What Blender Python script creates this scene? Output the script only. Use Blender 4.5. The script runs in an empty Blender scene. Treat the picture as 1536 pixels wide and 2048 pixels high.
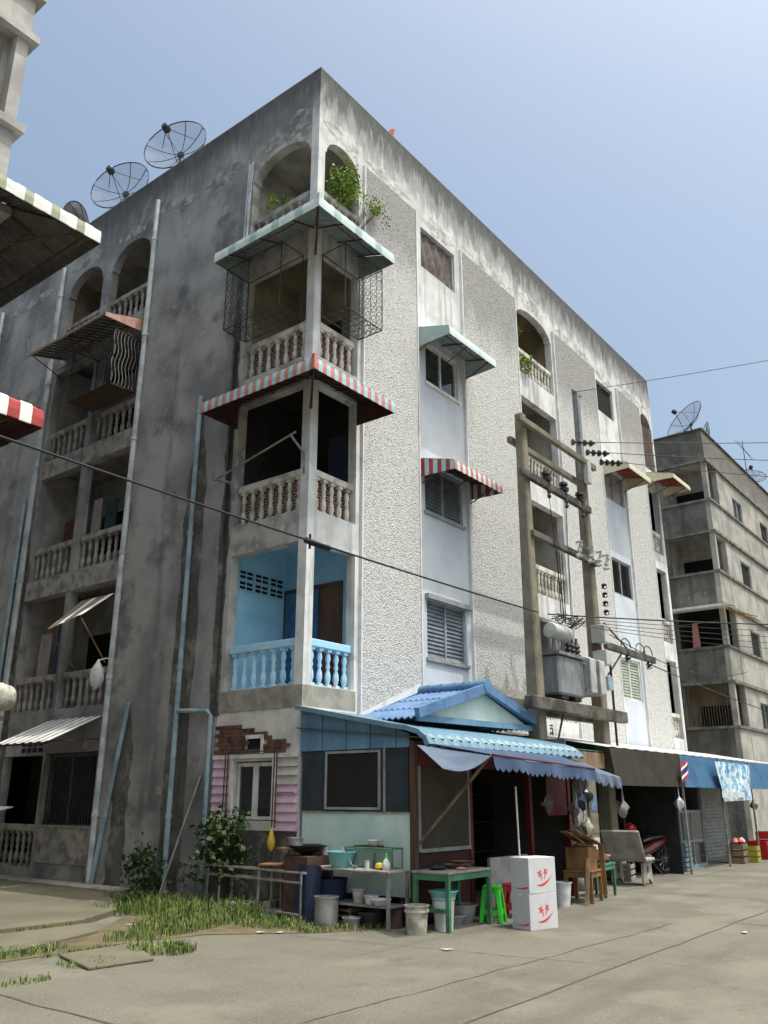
import bpy, math, random
from mathutils import Vector, Matrix
RND = random.Random(11)
rad = math.radians
scene = bpy.context.scene
COL = scene.collection

# ---------------------------------------------------------------- camera, sky, sun, exposure
PITCH, AZ = rad(18.67), rad(37.9)
CAM = Vector((-10.18, -9.61, 1.65))
cam = bpy.data.cameras.new('camera'); cam_o = bpy.data.objects.new('camera', cam); COL.objects.link(cam_o)
cam_o.location = CAM
cam_o.rotation_euler = (math.pi/2 + PITCH, 0, AZ - math.pi/2)
cam.sensor_fit = 'VERTICAL'; cam.sensor_height = 36.0; cam.lens = 36.0*1690/2048
cam.clip_start = 0.1; cam.clip_end = 3000
scene.camera = cam_o
SUN = Vector((0.045, -0.36, 1.0)).normalized()
world = bpy.data.worlds.new('World'); scene.world = world; world.use_nodes = True
wn = world.node_tree.nodes; wl = world.node_tree.links
bg = wn['Background']
sky = wn.new('ShaderNodeTexSky'); sky.sky_type = 'NISHITA'; sky.sun_disc = False
sky.sun_elevation = math.asin(SUN.z); sky.sun_rotation = math.atan2(SUN.x, SUN.y)
sky.air_density = 1.0; sky.dust_density = 7.5; sky.ozone_density = 1.5
tint = wn.new('ShaderNodeMix'); tint.data_type = 'RGBA'; tint.blend_type = 'MULTIPLY'; tint.inputs[0].default_value = 1.0; tint.inputs[7].default_value = (.985, 1.05, .985, 1)
wl.new(sky.outputs[0], tint.inputs[6]); wl.new(tint.outputs[2], bg.inputs[0]); bg.inputs[1].default_value = 0.15
sl = bpy.data.lights.new('sun', 'SUN'); sl.energy = 2.1; sl.angle = rad(0.6); sl.color = (1.0, 0.962, 0.925)
so = bpy.data.objects.new('sun', sl); COL.objects.link(so)
so.rotation_euler = SUN.to_track_quat('Z', 'Y').to_euler(); so.location = (0, -20, 40)
vs = scene.view_settings
vs.view_transform = 'Standard'; vs.look = 'None'; vs.exposure = 0.66; vs.gamma = 1.0; vs.use_curve_mapping = False

# ---------------------------------------------------------------- helpers
def sr(r, g, b):
    f = lambda c: (c/255/12.92) if c/255 <= .04045 else ((c/255+.055)/1.055)**2.4
    return (f(r), f(g), f(b), 1)
def g3(v, w=0.0): return (v*(1+w), v, v*(1-w), 1)

def mat(name, c1, c2=None, scale=2.0, lo=.38, hi=.66, rough=.85, bump=0.0, bscale=60, streak=None, spots=None, zg=None, metal=0.0, spec=.3, stretch=(1, 1, 1), alpha=1.0):
    m = bpy.data.materials.new(name); m.use_nodes = True
    nt = m.node_tree; N = nt.nodes; L = nt.links
    b = N['Principled BSDF']
    b.inputs['Roughness'].default_value = rough; b.inputs['Metallic'].default_value = metal
    b.inputs['Specular IOR Level'].default_value = spec
    geo = N.new('ShaderNodeNewGeometry')
    def noise(sc, st=(1, 1, 1), det=6, rgh=.6):
        mp = N.new('ShaderNodeMapping'); mp.inputs['Scale'].default_value = st
        L.new(geo.outputs['Position'], mp.inputs['Vector'])
        n = N.new('ShaderNodeTexNoise'); n.inputs['Scale'].default_value = sc; n.inputs['Detail'].default_value = det; n.inputs['Roughness'].default_value = rgh
        L.new(mp.outputs[0], n.inputs['Vector']); return n.outputs['Fac']
    def ramp(src, a, z):
        r = N.new('ShaderNodeMapRange'); r.inputs[1].default_value = a; r.inputs[2].default_value = z; r.interpolation_type = 'SMOOTHSTEP'
        L.new(src, r.inputs[0]); return r.outputs[0]
    def math_(op, a, bb):
        q = N.new('ShaderNodeMath'); q.operation = op; q.use_clamp = True
        for i, s in enumerate((a, bb)):
            if hasattr(s, 'links'): L.new(s, q.inputs[i])
            else: q.inputs[i].default_value = s
        return q.outputs[0]
    def mix(f, a, bb):
        q = N.new('ShaderNodeMix'); q.data_type = 'RGBA'
        if hasattr(f, 'links'): L.new(f, q.inputs[0])
        else: q.inputs[0].default_value = f
        for i, s in ((6, a), (7, bb)):
            if hasattr(s, 'links'): L.new(s, q.inputs[i])
            else: q.inputs[i].default_value = s
        return q.outputs[2]
    if c2 is None: c2 = tuple(c*.8 for c in c1[:3]) + (1,)
    col = mix(ramp(noise(scale, stretch), lo, hi), c1, c2)
    if spots:      # list of (colour, scale, lo, hi, amount)
        for s6 in spots:
            sc_, s_, a_, z_, am = s6[:5]
            col = mix(math_('MULTIPLY', ramp(noise(s_, s6[5] if len(s6) > 5 else (1, 1, 1), det=4), a_, z_), am), col, sc_)
    if streak:     # list of (colour, scale, lo, hi, amount)
        for (sc_, s_, a_, z_, am) in streak:
            col = mix(math_('MULTIPLY', ramp(noise(s_, (1, 1, .07), 5), a_, z_), am), col, sc_)
    if zg:         # stains that sit in a height band: (colour, z_from, z_full, amount)
        sep = N.new('ShaderNodeSeparateXYZ'); L.new(geo.outputs['Position'], sep.inputs[0])
        for z_ in zg:
            sc_, za, zb, am = z_[:4]; fq, amp, stz = z_[4:] if len(z_) > 4 else (1.1, 2.6, .25)
            wob = N.new('ShaderNodeMath'); wob.operation = 'MULTIPLY_ADD'
            L.new(noise(fq, (1, 1, stz), 8, .72), wob.inputs[0]); wob.inputs[1].default_value = amp; wob.inputs[2].default_value = -amp/2
            zz = N.new('ShaderNodeMath'); zz.operation = 'ADD'; L.new(sep.outputs[2], zz.inputs[0]); L.new(wob.outputs[0], zz.inputs[1])
            col = mix(math_('MULTIPLY', ramp(zz.outputs[0], za, zb), am), col, sc_)
    L.new(col, b.inputs['Base Color'])
    if bump:
        bp = N.new('ShaderNodeBump'); bp.inputs['Strength'].default_value = min(1, bump); bp.inputs['Distance'].default_value = .02
        L.new(noise(bscale, det=3), bp.inputs['Height']); L.new(bp.outputs[0], b.inputs['Normal'])
    if alpha < 1: b.inputs['Alpha'].default_value = alpha
    return m

def pebble_mat(name, light, dark, grey, zg):
    m = mat(name, light, light, rough=.95, zg=zg)
    nt = m.node_tree; N = nt.nodes; L = nt.links; b = N['Principled BSDF']
    geo = N.new('ShaderNodeNewGeometry')
    v = N.new('ShaderNodeTexVoronoi'); v.inputs['Scale'].default_value = 34; L.new(geo.outputs['Position'], v.inputs['Vector'])
    n = N.new('ShaderNodeTexNoise'); n.inputs['Scale'].default_value = 27; n.inputs['Detail'].default_value = 8; n.inputs['Roughness'].default_value = .75
    L.new(geo.outputs['Position'], n.inputs['Vector'])
    r = N.new('ShaderNodeMapRange'); r.inputs[1].default_value = .5; r.inputs[2].default_value = .62; L.new(n.outputs['Fac'], r.inputs[0])
    src = b.inputs['Base Color'].links[0].from_socket
    mx = N.new('ShaderNodeMix'); mx.data_type = 'RGBA'; mx.blend_type = 'MULTIPLY'
    L.new(r.outputs[0], mx.inputs[0]); L.new(src, mx.inputs[6]); mx.inputs[7].default_value = dark
    L.new(mx.outputs[2], b.inputs['Base Color'])
    ad = N.new('ShaderNodeMath'); ad.operation = 'ADD'; L.new(v.outputs['Distance'], ad.inputs[0]); L.new(n.outputs['Fac'], ad.inputs[1])
    bp = N.new('ShaderNodeBump'); bp.inputs['Strength'].default_value = .55; bp.inputs['Distance'].default_value = .035
    L.new(ad.outputs[0], bp.inputs['Height']); L.new(bp.outputs[0], b.inputs['Normal'])
    return m

def brick_mat(name, c1, c2, mortar, scale=6.0):
    m = mat(name, c1, c2, rough=.9)
    nt = m.node_tree; N = nt.nodes; L = nt.links; b = N['Principled BSDF']
    tc = N.new('ShaderNodeNewGeometry'); sx = N.new('ShaderNodeSeparateXYZ'); cb = N.new('ShaderNodeCombineXYZ'); ad = N.new('ShaderNodeMath')
    L.new(tc.outputs['Position'], sx.inputs[0]); L.new(sx.outputs[0], ad.inputs[0]); L.new(sx.outputs[1], ad.inputs[1])
    L.new(ad.outputs[0], cb.inputs[0]); L.new(sx.outputs[2], cb.inputs[1])
    br = N.new('ShaderNodeTexBrick'); br.inputs['Scale'].default_value = scale
    br.inputs['Color1'].default_value = c1; br.inputs['Color2'].default_value = c2; br.inputs['Mortar'].default_value = mortar
    br.inputs['Mortar Size'].default_value = .06; br.inputs['Brick Width'].default_value = .9; br.inputs['Row Height'].default_value = .42
    L.new(cb.outputs[0], br.inputs['Vector']); L.new(br.outputs[0], b.inputs['Base Color'])
    return m

def glass_mat(name, c=(.02, .025, .03, 1), rough=.08):
    m = mat(name, c, c, rough=rough, spec=.6); return m

class MB:
    def __init__(s): s.v = []; s.f = []; s.m = []
    def add(s, vs_, fs, mi=0):
        o = len(s.v); s.v += [tuple(p) for p in vs_]; s.f += [tuple(i+o for i in f) for f in fs]; s.m += [mi]*len(fs); return s
    def box(s, x0, x1, y0, y1, z0, z1, mi=0):
        if x0 > x1: x0, x1 = x1, x0
        if y0 > y1: y0, y1 = y1, y0
        return s.add([(x0, y0, z0), (x1, y0, z0), (x1, y1, z0), (x0, y1, z0), (x0, y0, z1), (x1, y0, z1), (x1, y1, z1), (x0, y1, z1)],
                     [(0, 3, 2, 1), (4, 5, 6, 7), (0, 1, 5, 4), (1, 2, 6, 5), (2, 3, 7, 6), (3, 0, 4, 7)], mi)
    def hexa(s, b4, t4, mi=0):
        return s.add(list(b4)+list(t4), [(0, 3, 2, 1), (4, 5, 6, 7), (0, 1, 5, 4), (1, 2, 6, 5), (2, 3, 7, 6), (3, 0, 4, 7)], mi)
    def poly(s, pts, mi=0): return s.add(pts, [tuple(range(len(pts)))], mi)
    def beam(s, a, b, w, h=None, mi=0, up=(0, 0, 1)):
        h = h or w; a = Vector(a); b = Vector(b); d = (b-a).normalized(); u = Vector(up)
        if abs(d.dot(u)) > .98: u = Vector((1, 0, 0))
        sd = d.cross(u).normalized(); u2 = sd.cross(d)
        q = lambda p: [p-sd*w/2-u2*h/2, p+sd*w/2-u2*h/2, p+sd*w/2+u2*h/2, p-sd*w/2+u2*h/2]
        return s.hexa(q(a), q(b), mi)
    def tube(s, pts, r, n=6, mi=0, cap=True):
        pts = [Vector(p) for p in pts]; rings = []
        for i, p in enumerate(pts):
            d = (pts[min(i+1, len(pts)-1)]-pts[max(i-1, 0)]).normalized()
            u = Vector((0, 0, 1)) if abs(d.z) < .95 else Vector((1, 0, 0))
            a = d.cross(u).normalized(); b = a.cross(d)
            rr = r[i] if isinstance(r, (list, tuple)) else r
            rings.append([p+(a*math.cos(2*math.pi*k/n)+b*math.sin(2*math.pi*k/n))*rr for k in range(n)])
        vs_ = [p for q in rings for p in q]; fs = []
        for i in range(len(pts)-1):
            for k in range(n): fs.append((i*n+k, i*n+(k+1) % n, (i+1)*n+(k+1) % n, (i+1)*n+k))
        if cap: fs += [tuple(range(n-1, -1, -1)), tuple((len(pts)-1)*n+k for k in range(n))]
        return s.add(vs_, fs, mi)
    def lathe(s, prof, n=12, at=(0, 0, 0), axis=(0, 0, 1), mi=0, cap=True):
        ax = Vector(axis).normalized(); u = Vector((1, 0, 0)) if abs(ax.x) < .9 else Vector((0, 1, 0))
        a = ax.cross(u).normalized(); b = ax.cross(a); at = Vector(at); vs_ = []; fs = []
        for (r, z) in prof:
            for k in range(n): vs_.append(at+ax*z+(a*math.cos(2*math.pi*k/n)+b*math.sin(2*math.pi*k/n))*r)
        for i in range(len(prof)-1):
            for k in range(n): fs.append((i*n+k, i*n+(k+1) % n, (i+1)*n+(k+1) % n, (i+1)*n+k))
        if cap: fs += [tuple(range(n-1, -1, -1)), tuple((len(prof)-1)*n+k for k in range(n))]
        return s.add(vs_, fs, mi)
    def prism(s, pts, ext, mi=0):
        ext = Vector(ext); n = len(pts); a = [Vector(p) for p in pts]; b = [p+ext for p in a]
        fs = [tuple(range(n-1, -1, -1)), tuple(range(n, 2*n))]+[(i, (i+1) % n, n+(i+1) % n, n+i) for i in range(n)]
        return s.add(a+b, fs, mi)
    def mesh(s, name, mats, smooth=False):
        me = bpy.data.meshes.new(name); me.from_pydata([tuple(p) for p in s.v], [], s.f); me.update()
        for m_ in (mats if isinstance(mats, (list, tuple)) else [mats]): me.materials.append(m_)
        if any(s.m): me.polygons.foreach_set('material_index', s.m)
        if smooth:
            me.polygons.foreach_set('use_smooth', [True]*len(me.polygons))
            try: me.set_sharp_from_angle(angle=rad(40))
            except Exception: pass
        return me

def wloc(o):
    v = Vector((0, 0, 0))
    while o is not None: v = v+o.location; o = o.parent
    return v
def put(name, me, parent=None, loc=None, rot=None, scl=None):
    """link a mesh as an object; loc is in the parent's frame"""
    o = bpy.data.objects.new(name, me); COL.objects.link(o)
    if parent is not None: o.parent = parent
    if loc is not None: o.location = loc
    if rot is not None: o.rotation_euler = rot
    if scl is not None: o.scale = scl
    return o
def part(name, mb, mats, parent, smooth=False, bevel=0):
    """mesh given in world coordinates, under a parent that is only translated"""
    off = wloc(parent)
    if off.length > 0: mb.v = [(p[0]-off.x, p[1]-off.y, p[2]-off.z) for p in mb.v]
    o = put(name, mb.mesh(name, mats, smooth), parent)
    if bevel: bv(o, bevel)
    return o
def lpart(name, mb, mats, parent, smooth=False, bevel=0):
    o = put(name, mb.mesh(name, mats, smooth), parent)
    if bevel: bv(o, bevel)
    return o
def bv(o, w, seg=1):
    md = o.modifiers.new('bevel', 'BEVEL'); md.width = w; md.segments = seg; md.limit_method = 'ANGLE'; md.angle_limit = rad(40)
def tag(o, label, cat, group=None):
    o['label'] = label; o['category'] = cat
    if group: o['group'] = group
    return o
def thing(name, label, cat, loc=(0, 0, 0), rz=0, group=None):
    o = bpy.data.objects.new(name, None); COL.objects.link(o); o.location = loc; o.rotation_euler = (0, 0, rz)
    o.empty_display_size = .2
    return tag(o, label, cat, group)
def copy_tree(o, parent=None):
    c = o.copy(); COL.objects.link(c); c.parent = parent
    for ch in list(o.children): copy_tree(ch, c)
    return c

# ---------------------------------------------------------------- materials
WHT = sr(226, 224, 216); MOULD = sr(92, 92, 90)
M = {}
M['plaster'] = mat('street_plaster', sr(212, 213, 212), sr(186, 187, 186), 1.3, .4, .62, .9, .15, 30,
                   streak=[(sr(128, 128, 126), 3.0, .5, .66, .6), (sr(96, 96, 95), 7.0, .58, .68, .45)], spots=[(sr(176, 172, 164), 1.7, .6, .66, .5)],
                   zg=[(sr(140, 140, 139), 14.9, 15.4, .85, 3.2, 2.4, .3), (sr(84, 85, 85), 15.35, 15.95, .9, 4.5, 2.6, .22), (sr(60, 61, 62), 15.9, 16.5, .7, 9, 2.0, .3)])
M['pebble'] = pebble_mat('pebbledash', sr(197, 197, 194), (.42, .42, .42, 1), None, [(sr(146, 145, 143), 12.2, 13.6, .8)])
M['trim'] = mat('white_trim', sr(212, 212, 212), sr(188, 188, 188), 2, .45, .7, .8, streak=[(sr(150, 148, 145), 4, .58, .72, .4)])
M['strip'] = mat('pale_blue_strip', sr(196, 203, 210), sr(182, 190, 199), 1.2, .4, .65, .75, streak=[(sr(160, 166, 172), 4, .58, .75, .4)])
M['alley'] = pebble_mat('alley_render', sr(150, 148, 144), (.6, .6, .6, 1), None, [])
M['alley_wall'] = mat('alley_plaster', sr(162, 162, 162), sr(120, 121, 123), .55, .36, .64, .95, .7, 34,
                      spots=[(sr(86, 87, 90), .9, .53, .7, .75), (sr(186, 184, 180), 2.4, .62, .7, .4)],
                      streak=[(sr(84, 84, 84), 1.6, .54, .7, .5)], zg=[(sr(84, 84, 83), 14.9, 16.0, .8, 2.5, 2.6, .25), (sr(62, 63, 64), 15.6, 16.5, .6, 6, 2.2, .2)])
M['peel'] = mat('peeled_alley', sr(164, 163, 160), sr(120, 120, 119), 2.6, .44, .58, .95, .4, 30)
M['peelw'] = mat('peeled_street', sr(206, 207, 205), sr(160, 161, 160), 1.8, .42, .62, .95, .3, 30, streak=[(sr(120, 120, 118), 3, .54, .7, .5)])
M['stain'] = mat('damp_stain', sr(84, 82, 76), sr(106, 104, 98), 1.4, .4, .65, .95, .4, 30, streak=[(sr(66, 64, 59), 4, .5, .7, .6)])
def soften(m, a, z, sc):
    nt = m.node_tree; N = nt.nodes; L = nt.links; g = N.new('ShaderNodeNewGeometry'); n = N.new('ShaderNodeTexNoise'); n.inputs['Scale'].default_value = sc; n.inputs['Detail'].default_value = 8; n.inputs['Roughness'].default_value = .7
    r = N.new('ShaderNodeMapRange'); r.inputs[1].default_value = a; r.inputs[2].default_value = z
    L.new(g.outputs['Position'], n.inputs['Vector']); L.new(n.outputs['Fac'], r.inputs[0]); L.new(r.outputs[0], N['Principled BSDF'].inputs['Alpha'])
soften(M['stain'], .3, .62, 2.2); soften(M['peel'], .36, .5, 5); soften(M['peelw'], .36, .5, 4)
M['concrete'] = mat('raw_concrete', sr(156, 152, 142), sr(128, 124, 116), 3, .4, .65, .9, .2, 40, streak=[(sr(96, 92, 86), 4, .55, .72, .5)])
M['column'] = mat('column_paint', sr(176, 174, 170), sr(140, 138, 135), 2.2, .42, .62, .85, .15, 40, spots=[(sr(200, 199, 196), 3, .6, .66, .6)], zg=[(sr(104, 104, 103), 14.6, 15.6, .85, 2.6, 2.4, .3), (sr(72, 73, 74), 15.5, 16.3, .7, 6, 2.2, .25)])
M['rail'] = mat('rail_paint', sr(206, 202, 192), sr(150, 146, 138), 3.5, .42, .64, .85, .15, 40, streak=[(sr(110, 108, 102), 6, .58, .72, .5)])
M['rail_grey'] = mat('rail_grey', sr(158, 154, 148), sr(112, 110, 108), 3.5, .42, .64, .85, .15, 40)
M['blue'] = mat('sky_blue_paint', sr(150, 200, 226), sr(132, 184, 212), 1.6, .4, .65, .7, .08, 30, spots=[(sr(178, 190, 200), 4, .66, .72, .5)])
M['blue_rail'] = mat('blue_rail_paint', sr(160, 205, 232), sr(190, 205, 216), 5, .52, .66, .7, .05, 30)
M['dark_int'] = mat('shaded_room', sr(48, 47, 46), sr(34, 34, 34), 1.5, rough=.9)  # shade of deep interiors put into the wall colour
M['buff_int'] = mat('buff_room', sr(150, 140, 116), sr(116, 108, 92), 1.3, rough=.9, spots=[(sr(120, 116, 60), 1.5, .6, .7, .4)])
M['grey_int'] = mat('grey_room', sr(176, 172, 166), sr(140, 137, 132), 1.5, rough=.9)
M['bwood'] = mat('brown_door', sr(96, 72, 58), sr(74, 56, 46), 6, rough=.6, stretch=(1, 1, .2))
M['bluedoor'] = mat('blue_door', sr(66, 112, 152), sr(54, 92, 130), 3, rough=.55)
M['dark'] = mat('dark_void', sr(26, 26, 27), sr(18, 18, 19), 2, rough=.95)  # near-black fill: the unlit depth of openings put into a colour
M['brickfill'] = brick_mat('brick_infill', sr(120, 74, 60), sr(96, 60, 50), sr(168, 158, 146), 7)
M['brick'] = mat('fired_brick', sr(112, 80, 68), sr(80, 60, 53), 5, .4, .62, .95, .4, 60, spots=[(sr(46, 40, 38), 3, .55, .66, .8)])
M['pvc'] = mat('pvc_pipe', sr(150, 172, 184), sr(120, 140, 152), 3, rough=.45)
M['pvcw'] = mat('white_pipe', sr(190, 198, 202), sr(150, 158, 164), 3, rough=.45)
M['iron'] = mat('dark_iron', sr(52, 54, 60), sr(40, 38, 38), 5, rough=.6, spec=.4)
M['rust'] = mat('rusty_iron', sr(86, 66, 54), sr(60, 48, 42), 6, rough=.8)
M['frame_w'] = mat('white_frame', sr(216, 214, 210), sr(186, 184, 180), 4, rough=.5)
M['frame_g'] = mat('grey_frame', sr(150, 152, 152), sr(124, 126, 128), 4, rough=.5)
M['glass'] = glass_mat('dark_glass')
M['louvre'] = mat('louvre_glass', sr(120, 132, 138), sr(100, 112, 118), 4, rough=.25, spec=.5)
M['louvre_d'] = mat('louvre_dark', sr(104, 108, 104), sr(84, 88, 86), 4, rough=.4)
M['louvre_p'] = mat('louvre_pale', sr(168, 178, 162), sr(150, 160, 146), 4, rough=.4)
M['tarp_br'] = mat('brown_cloth', sr(112, 104, 98), sr(84, 78, 76), 2.5, .4, .6, .9)
M['road'] = mat('street_concrete', sr(106, 103, 93), sr(94, 92, 83), .55, .38, .66, .92, .25, 70,
                spots=[(sr(80, 78, 71), 1.6, .56, .72, .4), (sr(126, 122, 108), 3.1, .6, .72, .4), (sr(72, 70, 62), 26, .62, .7, .5), (sr(140, 136, 122), 40, .56, .66, .7), (sr(74, 72, 65), 60, .57, .66, .7), (sr(84, 81, 73), 1.1, .52, .66, .45, (.12, 1, 1)), (sr(124, 120, 107), .5, .5, .62, .5), (sr(70, 68, 62), 7, .64, .7, .5)])
M['pad'] = mat('yard_concrete', sr(110, 106, 90), sr(95, 92, 78), .8, .38, .66, .93, .3, 60,
               spots=[(sr(92, 85, 75), 1.9, .56, .7, .5), (sr(82, 78, 70), 24, .6, .7, .6), (sr(128, 123, 106), 45, .58, .68, .6)])
M['joint'] = mat('joint_tar', sr(84, 80, 70), sr(72, 68, 60), 6, rough=.95)
M['soil'] = mat('soil', sr(104, 96, 74), sr(84, 78, 58), 3, rough=.98, bump=.5, bscale=30)
M['grass'] = mat('grass_blade', sr(70, 98, 44), sr(98, 116, 58), 1.4, .42, .6, .8)
M['leaf'] = mat('leaf', sr(58, 78, 36), sr(34, 52, 26), 3, rough=.6)
M['leaf_b'] = mat('leaf_bright', sr(128, 150, 58), sr(86, 112, 44), 4, rough=.6)
M['stem'] = mat('stem', sr(84, 72, 52), rough=.9)
M['cable'] = mat('black_cable', sr(34, 34, 36), sr(28, 28, 30), rough=.6)
M['pole'] = mat('pole_concrete', sr(128, 122, 106), sr(104, 100, 88), 1.6, .4, .62, .92, .3, 50, streak=[(sr(86, 82, 72), 5, .55, .7, .5)])
M['beam_dark'] = mat('beam_concrete', sr(98, 94, 86), sr(62, 60, 57), 2.2, .42, .6, .93, .3, 50)
M['porcelain'] = mat('brown_porcelain', sr(44, 36, 34), sr(32, 28, 28), rough=.25, spec=.6)
M['trafo'] = mat('transformer_grey', sr(128, 131, 135), sr(106, 109, 113), 3, rough=.5, streak=[(sr(84, 80, 75), 6, .54, .68, .6)])
M['trafo_l'] = mat('radiator_grey', sr(186, 188, 184), sr(156, 158, 155), 3, rough=.5, streak=[(sr(120, 112, 102), 7, .56, .7, .5)])
M['dishm'] = mat('dish_frame', sr(60, 60, 66), rough=.5, metal=.3)
M['dishmesh'] = mat('dish_mesh', sr(96, 98, 106), rough=.6, alpha=.3)
M['tile_b'] = mat('blue_tile', sr(92, 124, 160), sr(78, 108, 144), 3, rough=.5, spots=[(sr(124, 146, 176), 5, .6, .7, .4)])
M['sheet_b'] = mat('blue_sheet', sr(104, 138, 154), sr(90, 122, 140), 2.4, .4, .64, .42, spots=[(sr(70, 112, 150), 1.8, .62, .72, .5)], spec=.5)
M['sheet_b2'] = mat('blue_sheet_side', sr(104, 140, 166), sr(90, 124, 150), 2.0, .4, .64, .5, streak=[(sr(130, 160, 186), 5, .55, .7, .5)])
M['tarp_b'] = mat('blue_canvas', sr(64, 82, 110), sr(52, 68, 96), 2.0, .4, .66, .75, spots=[(sr(110, 126, 160), 3, .6, .7, .3)])
M['tarp_b2'] = mat('faded_blue_canvas', sr(92, 104, 122), sr(76, 88, 108), 2.0, .4, .66, .8)
M['mint'] = mat('mint_panel', sr(196, 214, 206), sr(178, 198, 192), 1.4, .4, .65, .6)
M['pink'] = mat('pink_board', sr(206, 178, 196), sr(190, 160, 180), 3, rough=.8, spots=[(sr(212, 208, 206), 2.2, .58, .64, .7)])
M['board'] = mat('pale_board', sr(196, 190, 186), sr(170, 164, 160), 3, rough=.85)
M['whiteplaster'] = mat('lime_plaster', sr(206, 204, 198), sr(184, 181, 174), 2.2, .4, .64, .9, .2, 30)
M['wood'] = mat('orange_wood', sr(136, 102, 64), sr(108, 80, 50), 5, rough=.6, stretch=(1, 1, .25))
M['wood_d'] = mat('weathered_wood', sr(132, 112, 88), sr(98, 84, 68), 6, rough=.85, stretch=(1, 1, .25))
M['wood_g'] = mat('grey_plank', sr(150, 146, 138), sr(118, 114, 108), 6, rough=.9, stretch=(1, 1, .2))
M['maroon'] = mat('maroon_paint', sr(98, 38, 36), sr(78, 30, 30), 3, rough=.6)
M['green_p'] = mat('green_table_paint', sr(72, 124, 92), sr(56, 100, 76), 5, rough=.6)
M['stool_g'] = mat('green_plastic', sr(66, 206, 62), sr(56, 188, 54), 2, rough=.35, spec=.5)
M['stool_r'] = mat('red_plastic', sr(206, 62, 70), sr(180, 52, 60), 2, rough=.4, spec=.5)
M['teal_pl'] = mat('teal_plastic', sr(110, 170, 174), sr(98, 156, 162), 2, rough=.4, spec=.5)
M['white_pl'] = mat('white_plastic', sr(206, 208, 210), sr(178, 178, 176), 5, rough=.45)
M['bucket'] = mat('stained_bucket', sr(178, 176, 166), sr(142, 138, 126), 6, .42, .6, .6, spots=[(sr(110, 106, 90), 7, .58, .66, .6)])
M['alum'] = mat('aluminium', sr(176, 176, 178), sr(146, 146, 150), 5, rough=.38, metal=.7)
M['steel'] = mat('galvanised_steel', sr(150, 152, 150), sr(118, 116, 112), 6, rough=.55, metal=.4)
M['card'] = mat('white_carton', sr(190, 191, 195), sr(178, 179, 184), 2, rough=.85)
M['redprint'] = mat('red_print', sr(206, 62, 52), sr(190, 54, 46), rough=.85)
M['black_pl'] = mat('black_plastic', sr(34, 34, 36), sr(28, 28, 30), rough=.4, spec=.5)
M['rubber'] = mat('tyre_rubber', sr(30, 30, 31), rough=.8)
M['moto_red'] = mat('motorbike_red', sr(84, 18, 24), sr(66, 16, 20), rough=.25, spec=.6)
M['blue_cloth'] = mat('navy_cloth', sr(46, 56, 80), sr(36, 44, 66), 5, rough=.9)
M['yel'] = mat('cream_sheet', sr(206, 202, 176), sr(186, 182, 156), 3, rough=.55)
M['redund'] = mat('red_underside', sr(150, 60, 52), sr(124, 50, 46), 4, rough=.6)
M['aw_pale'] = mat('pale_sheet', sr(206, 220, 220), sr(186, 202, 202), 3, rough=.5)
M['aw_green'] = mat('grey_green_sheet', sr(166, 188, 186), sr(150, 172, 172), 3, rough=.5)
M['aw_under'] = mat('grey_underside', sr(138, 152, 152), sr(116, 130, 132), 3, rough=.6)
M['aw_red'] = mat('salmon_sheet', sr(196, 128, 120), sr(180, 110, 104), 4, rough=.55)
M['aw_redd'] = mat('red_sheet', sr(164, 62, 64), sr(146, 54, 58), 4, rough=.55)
M['aw_mint'] = mat('mint_sheet', sr(164, 200, 204), sr(146, 184, 190), 4, rough=.55)
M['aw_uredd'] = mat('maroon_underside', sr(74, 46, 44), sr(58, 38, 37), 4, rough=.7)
M['aw_white'] = mat('white_sheet', sr(226, 226, 222), sr(206, 206, 202), 4, rough=.55)
M['aw_olive'] = mat('grey_stripe_sheet', sr(150, 158, 130), sr(136, 144, 120), 4, rough=.55)
M['aw_brown'] = mat('brown_sheet', sr(128, 112, 96), sr(104, 92, 80), 4, rough=.7)
M['aw_pink'] = mat('dusty_pink_sheet', sr(196, 158, 146), sr(172, 136, 126), 4, rough=.7)
M['zinc'] = mat('zinc_sheet', sr(228, 228, 226), sr(206, 206, 204), 3, rough=.5)
M['brown_fab'] = mat('brown_awning', sr(56, 52, 46), sr(46, 43, 38), 2, rough=.85, streak=[(sr(66, 61, 54), 5, .55, .7, .4)])
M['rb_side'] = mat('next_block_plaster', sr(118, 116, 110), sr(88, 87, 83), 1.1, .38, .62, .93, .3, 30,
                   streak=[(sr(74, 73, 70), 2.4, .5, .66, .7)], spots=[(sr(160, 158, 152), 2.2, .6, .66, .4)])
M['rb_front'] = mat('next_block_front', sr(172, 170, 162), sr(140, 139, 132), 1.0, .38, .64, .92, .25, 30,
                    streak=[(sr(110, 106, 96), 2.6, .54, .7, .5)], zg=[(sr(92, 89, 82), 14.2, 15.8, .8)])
M['lb'] = mat('left_block_plaster', sr(176, 174, 170), sr(146, 144, 141), 1.2, .4, .62, .9, .25, 30, streak=[(sr(130, 126, 120), 3, .54, .7, .4)])
M['ledge'] = mat('ledge_paint', sr(130, 126, 120), sr(96, 94, 90), 3, .4, .62, .9)
M['cloth_pink'] = mat('pink_towel', sr(206, 140, 136), rough=.95)
M['cloth_blue'] = mat('blue_laundry', sr(52, 64, 86), rough=.95)
M['cloth_teal'] = mat('teal_laundry', sr(40, 62, 66), rough=.95)
M['cloth_grey'] = mat('grey_laundry', sr(140, 134, 134), rough=.95)
M['cloth_red'] = mat('maroon_laundry', sr(84, 56, 54), rough=.95)
M['cabinet'] = mat('cabinet_blue_grey', sr(120, 140, 152), sr(98, 116, 130), 3, rough=.5)
M['yellow_cl'] = mat('yellow_fruit', sr(206, 176, 70), rough=.6)

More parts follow.
